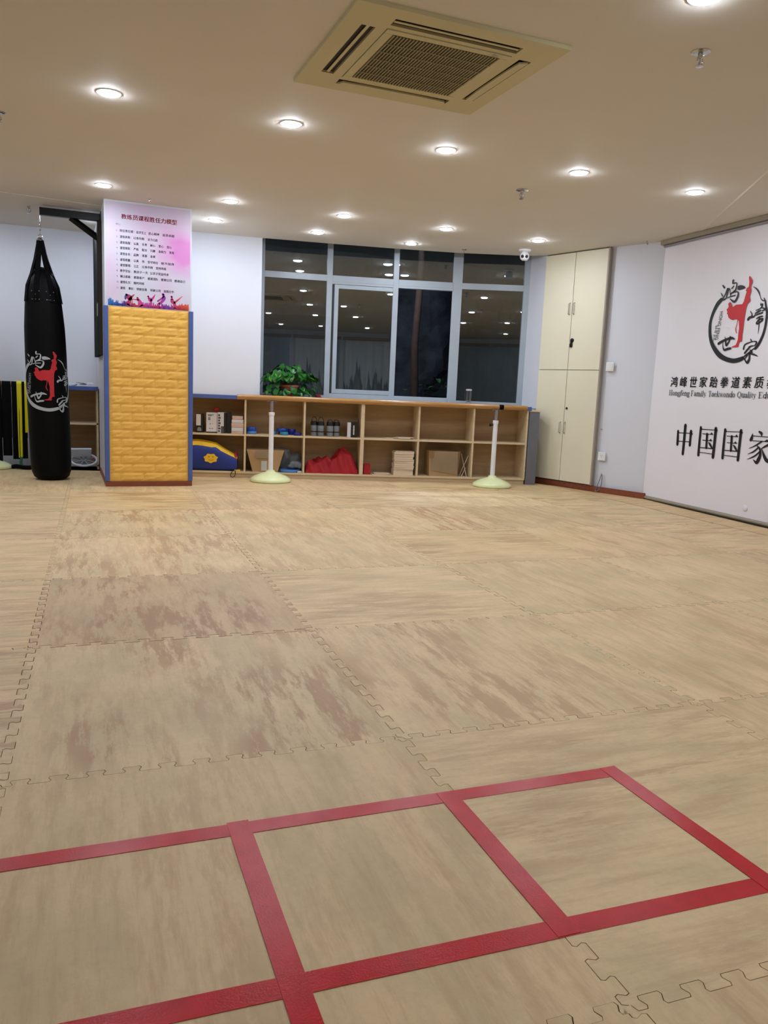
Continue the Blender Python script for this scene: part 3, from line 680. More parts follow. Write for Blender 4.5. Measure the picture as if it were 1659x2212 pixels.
for i, ch in enumerate('鸿峰世家跆拳道素质教'):
    b = B(); cx_ = .303+.1276*i
    for e in ((0, 0), (.0035, .0), (.0018, .002)):
        text_fit(b, ch, cx_-.045+e[0], cx_+.045+e[0], 1.068+e[1], 1.158+e[1], bfn, shear=.006)
    obj('lettering', b, 'ink', bn)
# condensed serif alphabet drawn with strokes: x, y, width per point, unit cap height
def gl(*s): return s
T, t_ = .15, .05
def ver(x, y0, y1, serif=3, w=T):
    o = [[(x, y0, w), (x, y1, w)]]
    if serif & 1: o.append([(x-.15, y0+.02, t_), (x+.15, y0+.02, t_)])
    if serif & 2: o.append([(x-.15, y1-.02, t_), (x+.15, y1-.02, t_)])
    return o
def arc(cx, cy, rx, ry, a0, a1, w0=.06, w1=.15, n=8):
    o = []
    for i in range(n+1):
        a = math.radians(a0+(a1-a0)*i/n); w = w0+(w1-w0)*abs(math.cos(a)); o.append((cx+rx*math.cos(a), cy+ry*math.sin(a), w))
    return o
X_ = .66
GLY = {'H': (.95, ver(.2, 0, 1)+ver(.72, 0, 1)+[[(.2, .52, t_), (.72, .52, t_)]]),
 'F': (.80, ver(.2, 0, 1)+[[(.2, .97, t_), (.7, .97, t_), (.7, .8, .04)], [(.2, .52, t_), (.55, .52, t_)]]),
 'T': (.80, ver(.4, 0, 1, 1)+[[(.06, .8, .05), (.07, .97, t_), (.73, .97, t_), (.74, .8, .05)]]),
 'E': (.85, ver(.2, 0, 1)+[[(.2, .97, t_), (.74, .97, t_), (.74, .8, .04)], [(.2, .52, t_), (.55, .52, t_)], [(.2, .03, t_), (.76, .03, t_), (.78, .2, .05)]]),
 'Q': (.98, [arc(.48, .5, .36, .47, 0, 360, n=18), [(.45, .02, .05), (.6, -.12, .1), (.85, -.16, .04)]]),
 'o': (.62, [arc(.3, .33, .22, .3, 0, 360, n=14)]),
 'n': (.70, ver(.18, 0, X_, 1)+ver(.54, 0, .48, 1)+[arc(.36, .46, .18, .17, 0, 180)]),
 'm': (1.02, ver(.18, 0, X_, 1)+ver(.52, 0, .48, 1)+ver(.86, 0, .48, 1)+[arc(.35, .46, .17, .17, 0, 180), arc(.69, .46, .17, .17, 0, 180)]),
 'g': (.62, [arc(.3, .42, .2, .21, 0, 360, n=12), [(.45, .58, .05), (.6, .62, .07)], arc(.3, -.12, .24, .16, 0, 360, n=12), [(.2, .22, .06), (.2, .08, .08), (.42, .03, .1)]]),
 'f': (.45, ver(.2, 0, .85, 1)+[arc(.36, .82, .16, .17, 20, 180), [(.05, .62, t_), (.4, .62, t_)]]),
 'e': (.56, [arc(.3, .33, .22, .3, 20, 320, n=12), [(.08, .38, t_), (.5, .38, t_)]]),
 'a': (.60, [arc(.28, .46, .18, .18, 0, 160), [(.46, .46, .13), (.46, .08, .13), (.58, .03, .06)], arc(.26, .18, .18, .16, 20, 340, n=10)]),
 'i': (.36, ver(.18, 0, X_, 1)+[[(.18, .86, .14), (.18, .90, .14)]]),
 'l': (.36, ver(.18, 0, 1, 1)), 't': (.42, [[(.2, .85, .05), (.2, .6, .14), (.2, .12, .13), (.36, .04, .05)], [(.05, .62, t_), (.4, .62, t_)]]),
 'y': (.62, [[(.05, .64, t_), (.22, .64, t_)], [(.4, .64, t_), (.6, .64, t_)], [(.13, .63, .13), (.33, .05, .12)], [(.52, .63, .05), (.3, -.1, .06), (.1, -.22, .1)]]),
 'k': (.66, ver(.18, 0, 1, 1)+[[(.5, .64, .05), (.22, .3, .05)], [(.3, .38, .13), (.56, .02, .13)], [(.42, .64, t_), (.6, .64, t_)], [(.46, .02, t_), (.66, .02, t_)]]),
 'w': (.92, [[(.1, .64, .13), (.28, .03, .12)], [(.28, .03, .05), (.46, .62, .05)], [(.42, .64, .13), (.62, .03, .12)], [(.62, .03, .05), (.82, .64, .05)], [(.02, .64, t_), (.2, .64, t_)], [(.72, .64, t_), (.92, .64, t_)]]),
 'd': (.66, [arc(.27, .33, .2, .3, 20, 340, n=12)]+ver(.5, 0, 1, 1)), 'u': (.68, ver(.14, .18, X_, 2)+ver(.5, 0, X_, 3)+[arc(.32, .2, .18, .17, 180, 360)]),
 'c': (.55, [arc(.3, .33, .22, .3, 45, 315, n=12)])}
for word, s0, s1 in (('Hongfeng', .249, .531), ('Family', .546, .742), ('Taekwondo', .766, 1.085), ('Quality', 1.104, 1.312), ('Education', 1.334, 1.66)):
    tot = sum(GLY[c][0] for c in word); b = B(); x = s0; kx = (s1-s0)/tot; kz = .046
    for c in word:
        for s_ in GLY[c][1]:
            stroke(b, [(x+p[0]*kx, .992+p[1]*kz, p[2]*(kx+kz)*.5) for p in s_], bfn, 1 if len(s_) < 3 else 2)
        x += GLY[c][0]*kx
    obj('lettering', b, 'inkgrey', bn)
chars = {}
for kind, pts in EM['big']:
    cx_ = sum(p[0] for p in pts)/len(pts); key = 0 if cx_ < 590 else (1 if cx_ < 800 else (2 if cx_ < 1035 else 3))
    chars.setdefault(key, []).append((kind, [tuple(c*.001 for c in p) for p in pts]))
for key, L_ in chars.items():
    b = B()
    for kind, pts in L_:
        if kind == 's': stroke(b, pts, bfn, 4)
        else: flat(b, pts, bfn)
    obj('large_character', b, 'ink', bn)
b = B(); b.lathe([(.0, -.001), (.020, 0), (.026, .001), (.022, .006), (.012, .0085), (0.001, .009)], 18, Matrix.Translation((1.329, -.003, .111)) @ Matrix.Rotation(math.pi/2, 4, 'X'), cap=False)
obj('round_bump', b, 'banner', bn, smooth=True)
# ---------------------------------------------------------------- ballet handrail
def stand(parent, x, y=0, knob=False):
    s = Matrix.Translation((x, y, 0))
    b = B(); b.lathe([(.188, 0), (.197, .008), (.198, .020), (.190, .034), (.150, .058), (.090, .082), (.050, .094), (.042, .100), (.038, .112), (.030, .114)], 36, s); obj('base', b, 'cream', parent, smooth=True)
    b = B(); b.lathe([(.0235, .114), (.0235, .640), (.028, .641), (.029, .668), (.024, .671)], 24, s); obj('post', b, 'white', parent, smooth=True)
    b = B(); b.lathe([(.0165, .671), (.0165, .775)], 18, s); b.box(x-.045, x+.045, -.014, .014, .7752, .7802); b.box(x-.043, x-.037, -.012, .012, .764, .776); b.box(x+.037, x+.043, -.012, .012, .764, .776); obj('inner_post', b, 'steel', parent, smooth=True)
    if knob:
        b = B(); b.lathe([(.006, 0), (.006, .02), (.016, .021), (.016, .036), (.010, .040)], 14, Matrix.Translation((x-.022, 0, .625)) @ Matrix.Rotation(-math.pi/2, 4, 'Y')); obj('knob', b, 'blackmetal', parent, smooth=True)
RA = math.atan2(7.040-7.540, 4.056-1.875)
hb = thing('handrail', 'long varnished wooden handrail on two cream domed stands before the shelf', 'handrail', (1.875, 7.540, 0), RA)
def rail(parent, a, c):
    b = B(); b.lathe([(.020, a), (.0245, a+.003), (.0245, c-.003), (.020, c)], 24, Matrix.Translation((0, 0, .8055)) @ Matrix.Rotation(math.pi/2, 4, 'Y')); return obj('rail', b, 'rail', parent, smooth=True)
rail(hb, -.331, 2.560); stand(hb, 0); stand(hb, 2.237, knob=True)
b = B(); b.lathe([(.0252, 2.262), (.0255, 2.264), (.0255, 2.306), (.0252, 2.308)], 24, Matrix.Translation((0, 0, .8055)) @ Matrix.Rotation(math.pi/2, 4, 'Y')); obj('tape_wrap', b, 'blackcloth', hb, smooth=True, label='black tape wound round the rail')
# ---------------------------------------------------------------- punching bag and its bracket
bg = thing('punching_bag', 'tall black punching bag with white ring emblem hanging beside the pillar', 'punching bag', (-.092, 7.80, 0))
def bx_(z): return -.026*z
RP = [(.0, .0), (.085, .0), (.122, .008), (.150, .030), (.166, .075), (.171, .14), (.174, .4), (.173, .8), (.172, 1.1), (.166, 1.35), (.156, 1.5), (.147, 1.60), (.137, 1.68), (.112, 1.76), (.078, 1.82), (.035, 1.858), (.0, 1.866)]
def brad(z):
    for (r0, z0), (r1, z1) in zip(RP[1:], RP[2:]):
        if z0 <= z <= z1 and z1 > z0: return r0+(r1-r0)*(z-z0)/(z1-z0)
    return .17
b = B(); rings = []; N = 40; Z_ = []
for (r0, z0), (r1, z1) in zip(RP[1:-1], RP[2:]):
    m = max(1, int((z1-z0)/.05))
    for i in range(m): Z_.append((r0+(r1-r0)*i/m, z0+(z1-z0)*i/m))
Z_.append((.002, 1.866))
for r, z in Z_:
    ring = []
    for i in range(N):
        a = 2*math.pi*i/N; k = 1+.014*noise.noise(Vector((math.cos(a)*1.5, math.sin(a)*1.5, z*3.2)))
        if z > 1.5: k += .02*math.sin(a*9)*min(1, (z-1.5)/.2)*.6
        ring.append(b.bm.verts.new((bx_(z)+r*k*math.cos(a), r*k*math.sin(a), z)))
    rings.append(ring)
for p, q_ in zip(rings, rings[1:]):
    for i in range(N): b.bm.faces.new((p[i], p[(i+1) % N], q_[(i+1) % N], q_[i]))
b.bm.faces.new(rings[0][::-1]); b.bm.faces.new(rings[-1]); obj('body', b, 'black', bg, smooth=True)
for a in (205, 250, 300, 350, 40, 130):
    a = math.radians(a); z0 = 1.70; r0 = brad(z0)+.003; b = B()
    w = .021; P_ = [(r0*1.03, 1.56), (r0+.004, 1.70), (.105, 1.80), (.055, 1.93), (.018, 2.09)]; prev = None
    for r, z in P_:
        if z <= 1.8: r = brad(z)+.006
        c = Vector((bx_(z)+r*math.cos(a), r*math.sin(a), z)); tng = Vector((-math.sin(a), math.cos(a), 0))*w; n = Vector((math.cos(a), math.sin(a), 0))*.0025
        cur = [b.bm.verts.new(c+tng-n), b.bm.verts.new(c-tng-n), b.bm.verts.new(c-tng+n), b.bm.verts.new(c+tng+n)]
        if prev:
            for i in range(4): b.bm.faces.new((prev[i], prev[(i+1) % 4], cur[(i+1) % 4], cur[i]))
        else: b.bm.faces.new(cur)
        prev = cur
    b.bm.faces.new(prev[::-1]); obj('strap', b, 'blackcloth', bg)
def cyl(sx, z, lift):
    r = brad(z)*1.006+lift; a = -math.pi/2+sx/(brad(z)+.001); return (bx_(z)+r*math.cos(a), r*math.sin(a), z)
for s0 in (-.088, .030):
    b = B(); n = 6
    for i in range(n):
        for j in range(3):
            f = lambda i, j: cyl(s0+.062*i/n, 1.575+.075*j/3, .004)
            b.face([f(i, j), f(i+1, j), f(i+1, j+1), f(i, j+1)])
    pt = obj('stitched_patch', b, 'black', bg)
    b = B()
    for i, j in ((.5, 0), (.5, .6), (0, 0), (1, 0), (0, 1), (1, 1)):
        p = Vector(cyl(s0+.062*i, 1.577+.070*j, .006)); b.lathe([(.0045, 0), (.0035, .002)], 8, Matrix.Translation(p) @ Matrix.Rotation(math.pi/2, 4, 'X'))
    for k in range(12): p = Vector(cyl(s0+.062*k/11, 1.576, .0055)); b.box(p.x-.0022, p.x+.0022, p.y-.0008, p.y+.0008, p.z-.001, p.z+.001)
    obj('rivet', b, 'chrome', pt)
emblem(bg, lambda s, z: cyl(s-.004, z+.853, .0035), .765, 'whiteprint', 'redprint', lift=lambda s, z: cyl(s-.004, z+.853, .0046))
b = B(); cx_ = bx_(2.1)
b.tube([(cx_+.018*math.cos(t*math.pi/6), 0, 2.115+.022*math.sin(t*math.pi/6)) for t in range(12)], .004, 8, closed=True)
b.lathe([(.028, 2.085), (.030, 2.09), (.012, 2.112), (.006, 2.114)], 14, Matrix.Translation((cx_, 0, 0)))
for k in range(3):
    zc = 2.157+.034*k; ax_ = (1, 0) if k % 2 else (0, 1)
    b.tube([(cx_+ax_[0]*.009*math.cos(t*math.pi/5), ax_[1]*.009*math.cos(t*math.pi/5), zc+.021*math.sin(t*math.pi/5)) for t in range(10)], .0028, 6, closed=True)
b.tube([(cx_, 0, 2.245), (cx_, 0, 2.293)], .004, 8)
obj('chain', b, 'chrome', bg, smooth=True)
br = thing('bag_bracket', 'black steel wall bracket reaching out from the pillar to hold the bag', 'bracket', (.3535, 7.80, 2.33))
b = B(); b.box(-.50, -.006, -.026, .026, -.030, .034, bev=.004); obj('arm', b, 'blackmetal', br)
b = B(); b.box(-.006, 0, -.06, .06, -.22, .052, bev=.002); obj('wall_plate', b, 'blackmetal', br)
b = B(); b.tube([(-.25, 0, -.022), (-.005, 0, -.185)], .028, 4); obj('brace', b, 'blackmetal', br)
# ---------------------------------------------------------------- left shelf, papers, belts
t = thing('low_shelf', 'low pale wood shelf in the corner behind the punching bag', 'shelf', (-.16, 8.60, 0))
for nm, z0, z1 in (('top_board', .800, .822), ('shelf_board', .452, .472), ('bottom_board', .03, .048)):
    b = B(); b.box(.0, .505, 0, .36, z0, z1, bev=.002); obj(nm, b, 'shelf', t)
for x in (0, .487): b = B(); b.box(x, x+.018, 0, .36, 0, .80); obj('side_panel', b, 'shelf', t)
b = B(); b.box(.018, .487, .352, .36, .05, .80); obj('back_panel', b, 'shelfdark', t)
b = B(); b.box(-.16, .345, 8.572, 8.598, .796, .838, bev=.006); tag(obj('foam_edge_guard', b, 'bluefoam'), 'blue foam edge strip on the low shelf behind the punching bag', 'edge guard')
rr = random.Random(9)
for i in range(4):
    b = B(); n = 8; x0 = .02+.07*i; w, l = .13, .16
    for a in range(n):
        for c in range(4):
            f = lambda a, c: (a/n*w-w/2, c/4*l-l/2, .004+.010*(noise.noise(Vector((a*.5, c*.6, i*3.3)))+.5)+(.010 if a in (0, n) else 0))
            b.face([f(a, c), f(a+1, c), f(a+1, c+1), f(a, c+1)])
    bmesh.ops.remove_doubles(b.bm, verts=b.bm.verts, dist=.0005)
    tag(obj('paper_sheet', b, 'papers', None, (x0, 8.74, .8225+.011*i), rr.uniform(-.6, .6)), 'crumpled pale paper on the low shelf, %s' % ('nearest the punching bag', 'second from the bag', 'second from the pillar', 'nearest the pillar')[i], 'paper', 'papers on the low shelf')
t = thing('white_tray', 'white tray tipped up over a grey round lid on the low shelf bottom', 'tray', (.165, 8.66, .12), .1)
b = B(); mx = Matrix.Rotation(math.radians(-58), 4, 'X'); b.box(-.125, .105, -.10, .10, -.004, .004, mx, .002); b.box(-.125, .105, -.10, -.092, .004, .02, mx); obj('tray', b, 'papers', t)
t = thing('round_lid', 'round grey and white slatted plastic lid leaning at the bottom of the low shelf', 'lid', (.20, 8.618, .095))
b = B(); mx = Matrix.Rotation(math.radians(38), 4, 'X')
b.tube([tuple(mx @ Vector((.125*math.cos(a*math.pi/14), .088*math.sin(a*math.pi/14), 0))) for a in range(28)], .012, 8, closed=True); obj('rim', b, 'papers', t, smooth=True)
b = B()
for k in range(4):
    a = math.radians(25+45*k); b.box(-.105, .105, -.006, .006, -.003, .003, mx @ Matrix.Scale(.78, 4, (0, 1, 0)) @ Matrix.Rotation(a, 4, 'Z'))
obj('spokes', b, 'greypanel', t)
# second handrail at the far left with black uniforms and belts over it
h2 = thing('handrail', 'second handrail at the far left, draped with black trousers and belts', 'handrail', (-.66, 8.70, 0))
b = B(); b.lathe([(.020, -1.6), (.0245, -1.597), (.0245, .315), (.020, .318)], 24, Matrix.Translation((0, 0, .832)) @ Matrix.Rotation(math.pi/2, 4, 'Y')); obj('rail', b, 'tan', h2, smooth=True)
stand(h2, 0)
rr = random.Random(2)
def drape(name, mat, x, w, zb_f, zb_b, label, cat, group=None, y=8.70, r=.0275, zc=.832, wob=.006, taper=0):
    pts = [(y-r-.004*k_, z) for k_, z in ((1.6, zb_f), (1.2, zb_f+(zc-zb_f)*.5), (.2, zc-.04))]
    pts += [(y-r*math.cos(a), zc+r*math.sin(a)) for a in [math.pi*i/6 for i in range(7)]]
    pts += [(y+r+.002, zc-.04), (y+r+.004, zb_b)]
    b = B(); n = 5; rows = []
    for i, (py, pz) in enumerate(pts):
        ww = w*(1-taper*max(0, (zc-pz))/zc)
        rows.append([b.bm.verts.new((x-ww/2+ww*k/n, py+wob*math.sin(k*2.1+x*40)*min(1, abs(zc-pz)*6), pz)) for k in range(n+1)])
    for p, q_ in zip(rows, rows[1:]):
        for k in range(n): b.bm.faces.new((p[k], p[k+1], q_[k+1], q_[k]))
    bmesh.ops.recalc_face_normals(b.bm, faces=b.bm.faces)
    bmesh.ops.solidify(b.bm, geom=b.bm.faces[:], thickness=.003)
    return tag(obj(name, b, mat, smooth=True), label, cat, group)
xx = -.70
for i in range(5):
    w = rr.uniform(.062, .085); xx += w/2+.002
    drape('black_uniform', 'blackcloth', xx, w, rr.uniform(.07, .15), .3, 'folded black uniform over the left handrail, %s' % ('cut by the left edge of the view', 'first whole one from the left edge', 'middle one of those in view', 'second from the yellow belt')[min(i, 3)], 'clothing', 'black uniforms over the left handrail')
    xx += w/2+.003
    if xx > -.42: break
drape('black_uniform', 'blackcloth', -.362, .085, .10, .3, 'folded black uniform over the left handrail, behind the yellow belt', 'clothing', 'black uniforms over the left handrail')
drape('yellow_belt', 'yellowbelt', -.385, .045, .11, .25, 'bright yellow belt hanging over the left handrail down to the floor', 'belt', wob=.004, taper=.2, r=.0335)
drape('yellow_belt', 'yellowbelt', -.325, .024, .36, .40, 'narrow yellow belt strand beside the wide yellow belt', 'belt', wob=.003, r=.0335)
b = B(); b.tube(smooth_path([(-.378, 8.660, .115), (-.385, 8.64, .06), (-.37, 8.62, .022), (-.33, 8.60, .014), (-.30, 8.62, .012)], 4), [.014]*17, 8)
tag(obj('green_belt', b, 'green', smooth=True), 'dark green belt end bunched on the floor under the yellow belt', 'belt')
b = B(); b.tube(smooth_path([(-.46, 8.66, .02), (-.42, 8.61, .030), (-.36, 8.575, .022), (-.30, 8.57, .022), (-.25, 8.59, .022)], 4), [.02]*17, 8)
tag(obj('black_belt', b, 'blackcloth', smooth=True), 'black belt lying on the floor beside the green belt end', 'belt')
# ---------------------------------------------------------------- ceiling unit
ac = thing('ceiling_air_conditioner', 'square cream ceiling air conditioner cassette with a ribbed centre grille', 'air conditioner', (1.535, 3.51, H))
def frame_box(b, x0, x1, y0, y1, z0, z1): b.box(x0, x1, y0, y1, z0, z1)
AX, AY = .475, .455
holes = {'long': None}
b = B(); o_ = [(-AX, -AY), (AX, -AY), (AX, AY), (-AX, AY)]; z0 = -.016
# panel built from strips around four slots and the grille opening
GX, GY, SX0, SX1 = .255, .275, .315, .375
def strip(x0, x1, y0, y1): b.box(x0, x1, y0, y1, z0, 0)
strip(-AX, AX, SX1+.0, AY); strip(-AX, AX, -AY, -SX1)
strip(SX1+.02, AX, -SX1, SX1); strip(-AX, -SX1-.02, -SX1, SX1)
strip(-SX1-.02, -.29, SX0, SX1); strip(.29, SX1+.02, SX0, SX1); strip(-SX1-.02, -.29, -SX1, -SX0); strip(.29, SX1+.02, -SX1, -SX0)
strip(-SX1-.02, SX1+.02, .285, SX0); strip(-SX1-.02, SX1+.02, -SX0, -.285)
strip(-SX1-.02, -SX0-.02, .27, .285); strip(SX0+.02, SX1+.02, .27, .285); strip(-SX1-.02, -SX0-.02, -.285, -.27); strip(SX0+.02, SX1+.02, -.285, -.27)
strip(-SX0-.02, -.29, -.285, .285); strip(.29, SX0+.02, -.285, .285)
bmesh.ops.remove_doubles(b.bm, verts=b.bm.verts, dist=.0001)
obj('panel', b, 'cassette', ac)
b = B(); b.box(-.287, .287, -.283, -.250, -.021, -.002, bev=.003); b.box(-.287, .287, .250, .283, -.021, -.002, bev=.003); b.box(-.287, -.250, -.2495, .2495, -.021, -.002, bev=.003); b.box(.250, .287, -.2495, .2495, -.021, -.002, bev=.003)
obj('grille_frame', b, 'cassette', ac)
b = B()
for k in range(34): x = -.244+.0148*k; b.box(x-.0028, x+.0028, -.2490, .2490, -.024, -.012)
for k in range(5): y = -.166+.083*k; b.box(-.2490, .2490, y-.002, y+.002, -.0255, -.0245)
o = obj('grille_bars', b, 'grille', ac); o['kind'] = 'stuff'
b = B(); b.box(-.2490, .2490, -.2490, .2490, -.0105, -.003); obj('filter', b, 'filter', ac)
for k in range(4):
    mx = Matrix.Rotation(k*math.pi/2, 4, 'Z'); rr_ = (.315 if k % 2 == 0 else .335)
    b = B(); b.box(-.289 if k % 2 == 0 else -.269, .289 if k % 2 == 0 else .269, rr_+.001, rr_+.059, -.006, -.001, mx); obj('air_slot', b, 'slot', ac)
    opened = k in (1, 2)      # far and left louvres stand open
    b = B(); w = .285 if k % 2 == 0 else .265
    yy = rr_+.030; tilt = 0
    if k in (0, 3):
        b.prism([(-w, rr_+.046), (w, rr_+.046), (w*.93, rr_+.012), (w*.5, rr_+.006), (-w*.5, rr_+.006), (-w*.93, rr_+.012)], -.024, -.016, mx)
    else:
        b.box(-w, w, rr_+.022, rr_+.036, -.013, -.0105, mx)
    obj('louvre', b, 'cassette', ac)
b = B(); b.box(.20, .225, -.278, -.268, -.0285, -.027); obj('badge', b, 'grille', ac)
# ---------------------------------------------------------------- downlights
proto = None
def downlight(x, y, label, group='recessed ceiling downlights', z=H):
    global proto
    if proto is None:
        proto = thing('downlight', label, 'ceiling light', (x, y, z))
        b = B(); b.lathe([(.050, 0), (.064, 0), (.063, -.003), (.055, -.005), (.050, -.003)], 32, cap=False)
        bmesh.ops.remove_doubles(b.bm, verts=b.bm.verts, dist=.0001); obj('trim_ring', b, 'trimring', proto, smooth=True)
        b = B(); b.lathe([(.0495, -.001), (.0492, -.005), (.043, -.010), (.030, -.013), (.012, -.0145)], 28); obj('diffuser', b, 'lamp', proto, smooth=True)
        o = proto
    else:
        o = copy_tree(proto); o.location = (x, y, z)
    tag(o, label, 'ceiling light', group); return o
ordn = ['leftmost', 'second from left', 'third from left', 'fourth from left', 'rightmost']
for i in range(5): downlight(.257+.9705*i, 4.622, 'round recessed downlight, %s of the five in the big nearest row' % ordn[i])
for i in range(5): downlight(.330+.9745*i, 6.757, 'round recessed downlight, %s of the middle row behind the near row' % ordn[i])
for i, n_ in enumerate(('leftmost', 'middle one', 'rightmost')): downlight(1.330+.978*i, 7.613, 'small recessed downlight, %s of the three nearest the window' % n_)
downlight(.262, 8.23, 'recessed downlight half hidden by the black bracket left of the pillar', z=H-.003)
downlight(2.19, 2.49, 'recessed downlight cut by the top edge, right of the air conditioner')
for x, y in ((3.168, 2.49), (.257, 2.49), (1.228, .36), (2.198, .36), (3.168, .36), (1.228, -2.6), (2.198, -2.6)): downlight(x, y, 'recessed downlight of the partly added rows behind the viewpoint', 'downlights behind the viewpoint')  # reflected lamps, plus unseen ones added to brighten near floor and drape
for x, y in ((-.72, 6.757), (-.72, 4.622), (-1.7, 6.757), (-.9, 8.23)): downlight(x, y, 'recessed downlight of a partly added set beyond the left edge of the view', 'downlights left of the view')  # light grid continued out of view, plus lamps added to brighten left wall
# ---------------------------------------------------------------- sprinklers, camera
def sprinkler(x, y, label, z=H, k=1.0, plate=True):
    t = thing('sprinkler', label, 'sprinkler', (x, y, z), 0, 'ceiling sprinklers'); 
    b = B()
    if plate: b.lathe([(.038*k, 0), (.038*k, -.003), (.030*k, -.006), (.012*k, -.007)], 20); obj('ceiling_plate', b, 'chrome', t, smooth=True); b = B()
    b.lathe([(.010*k, -.007*k), (.010*k, -.022*k), (.006*k, -.026*k)], 12); b.tube([(-.012*k, 0, -.024*k), (-.014*k, 0, -.038*k), (-.004*k, 0, -.052*k)], .003*k, 6); b.tube([(.012*k, 0, -.024*k), (.014*k, 0, -.038*k), (.004*k, 0, -.052*k)], .003*k, 6)
    b.tube([(0, 0, -.026*k), (0, 0, -.050*k)], .0035*k, 8); obj('frame', b, 'chrome', t, smooth=True)
    b = B(); b.lathe([(.004*k, -.052*k), (.016*k, -.053*k), (.016*k, -.055*k), (.004*k, -.056*k)], 14); obj('deflector', b, 'chrome', t); return t
sprinkler(2.512, 2.852, 'large near sprinkler head on the ceiling, right of the air conditioner', k=1.05)
sprinkler(3.094, 5.203, 'sprinkler head on the ceiling between the near and middle light rows', k=1.15)
sprinkler(-.30, 5.26, 'sprinkler head cut by the left edge of the photograph')
sprinkler(3.88, 7.60, 'small sprinkler head on the ceiling right above the window', k=.7)
sprinkler(-.234, 7.90, 'reddish sprinkler head on the ceiling above the punching bag', z=H-.003, k=1.2, plate=False)
sprinkler(.70, 7.05, 'tiny ceiling fitting just in front of the pillar top', k=.4)
b = B(); b.tube([(5.05, 6.20, H), (5.05, 6.20, H-.02), (5.045, 6.185, H-.036), (5.035, 6.17, H-.026)], .004, 6)
tag(obj('ceiling_hook', b, 'cabedge', smooth=True), 'small hook on the ceiling edge between cupboard and banner', 'hook')
t = thing('security_camera', 'white ceiling security camera with two dark lenses near the window corner', 'camera', (4.39, 7.25, H))
b = B(); b.lathe([(.062, 0), (.062, -.012), (.048, -.020), (.030, -.024)], 26); obj('mount', b, 'white', t, smooth=True)
b = B(); b.lathe([(.004, -.108), (.026, -.104), (.042, -.090), (.049, -.066), (.044, -.040), (.028, -.0235), (.01, -.022)], 26); obj('housing', b, 'white', t, smooth=True)
dv = Vector((-4.39, -7.25, -1.0)).normalized(); sd = Vector((-dv.y, dv.x, 0)).normalized()
for s_ in (-1, 1):
    p = Vector((0, 0, -.066))+(dv*.040)+sd*s_*.021
    rot = dv.to_track_quat('Z', 'Y').to_matrix().to_4x4(); b = B(); b.lathe([(.0155, -.004), (.0155, .007), (.011, .009)], 18, Matrix.Translation(p) @ rot); obj('lens', b, 'blackmetal', t, smooth=True)
# ---------------------------------------------------------------- red tape on the mats
def tape(p, q, w, lay, label):
    p, q = Vector(p), Vector(q); d = q-p; L = d.length; n = max(4, int(L/.05)); b = B()
    rows = []
    for i in range(n+1):
        x = L*i/n; e = .0006*noise.noise(Vector((x*9, lay, p.x)))
        rows.append([b.bm.verts.new((x, -w/2+e, .0)), b.bm.verts.new((x, w/2+e, .0)), b.bm.verts.new((x, w/2+e, .0006)), b.bm.verts.new((x, -w/2+e, .0006))])
    for a, c in zip(rows, rows[1:]):
        for k in range(4): b.bm.faces.new((a[k], a[(k+1) % 4], c[(k+1) % 4], c[k]))
    b.bm.faces.new(rows[0]); b.bm.faces.new(rows[-1][::-1])
    o = obj('floor_tape', b, 'red', None, (p.x, p.y, .0004+.0007*lay), math.atan2(d.y, d.x))
    return tag(o, label, 'tape', 'red tape strips on the mats')
tape((-.95, 1.596), (1.313, 1.533), .046, 0, 'long red tape strip running across, the farther of the two long strips')
tape((-.95, 1.145), (1.75, 1.024), .046, 0, 'long red tape strip running across, nearest the viewer')
tape((.337, 1.589), (.322, .93), .047, 1, 'red tape crosspiece, left one of the three between the long strips')
tape((.829, 1.568), (.818, 1.045), .047, 1, 'creased red tape crosspiece, middle one of the three between the long strips')
tape((1.290, 1.557), (1.292, 1.00), .046, 1, 'red tape crosspiece, right one ending at the far corner')
# ---------------------------------------------------------------- things in the cubby shelf
Z1, Z0 = ZM+.0005, ZB0+.0005
def carton(name, s, d, z, w, h, dep, mat, label, cat='box', rot=0, group=None):
    t = thing(name, label, cat, SP(s, d, z), SA+rot, group)
    b = B(); b.box(-w/2, w/2, -dep/2, dep/2, 0, h, bev=.0015); obj('body', b, mat, t); return t
def printed(t, w, h, dep, face='whitecard', ink='inkgrey', x0=-1, x1=1, z0=.05, z1=.95, rows=6, seed=1, dark=False):
    b = B(); b.box(x0*w/2+.001, x1*w/2-.001, -dep/2-.0008, -dep/2-.0002, z0*h, z1*h); obj('printed_face', b, face, t)
t = carton('equipment_box', .050, .09, Z1, .075, .185, .12, 'blackcard', 'black box with a white strip, leftmost in the upper left cubby')
b = B(); b.box(-.030, .014, -.0612, -.0602, .07, .180); obj('printed_strip', b, 'whitecard', t)
b = B(); b.lathe([(.018, 0), (.022, .01), (.016, .03), (.006, .04)], 10, Matrix.Translation((.0, -.0612, .015)) @ Matrix.Scale(.05, 4, (0, 1, 0))); obj('printed_picture', b, 'greycan', t)
t = carton('equipment_box', .165, .085, Z1, .105, .200, .11, 'whitecard', 'white box with small grey print, beside two black boxes in the upper left cubby', rot=.08)
b = B()
for k, (x0, x1, z) in enumerate(((-.04, .02, .178), (-.035, .0, .168), (-.035, -.012, .150), (-.035, -.012, .140), (-.035, -.012, .130), (-.02, -.008, .09), (.008, .012, .09), (-.025, -.010, .045), (.0, .014, .045))): b.box(x0, x1, -.0562, -.0552, z-.003, z+.003)
obj('print', b, 'inkgrey', t)
b = B(); b.box(-.0525, .0525, -.0562, -.0551, .0, .012); obj('base_strip', b, 'blackcard', t)
t = carton('equipment_box', .268, .085, Z1, .085, .205, .12, 'whitecard', 'white and black box right of the white box in the upper left cubby', rot=.0)
b = B()
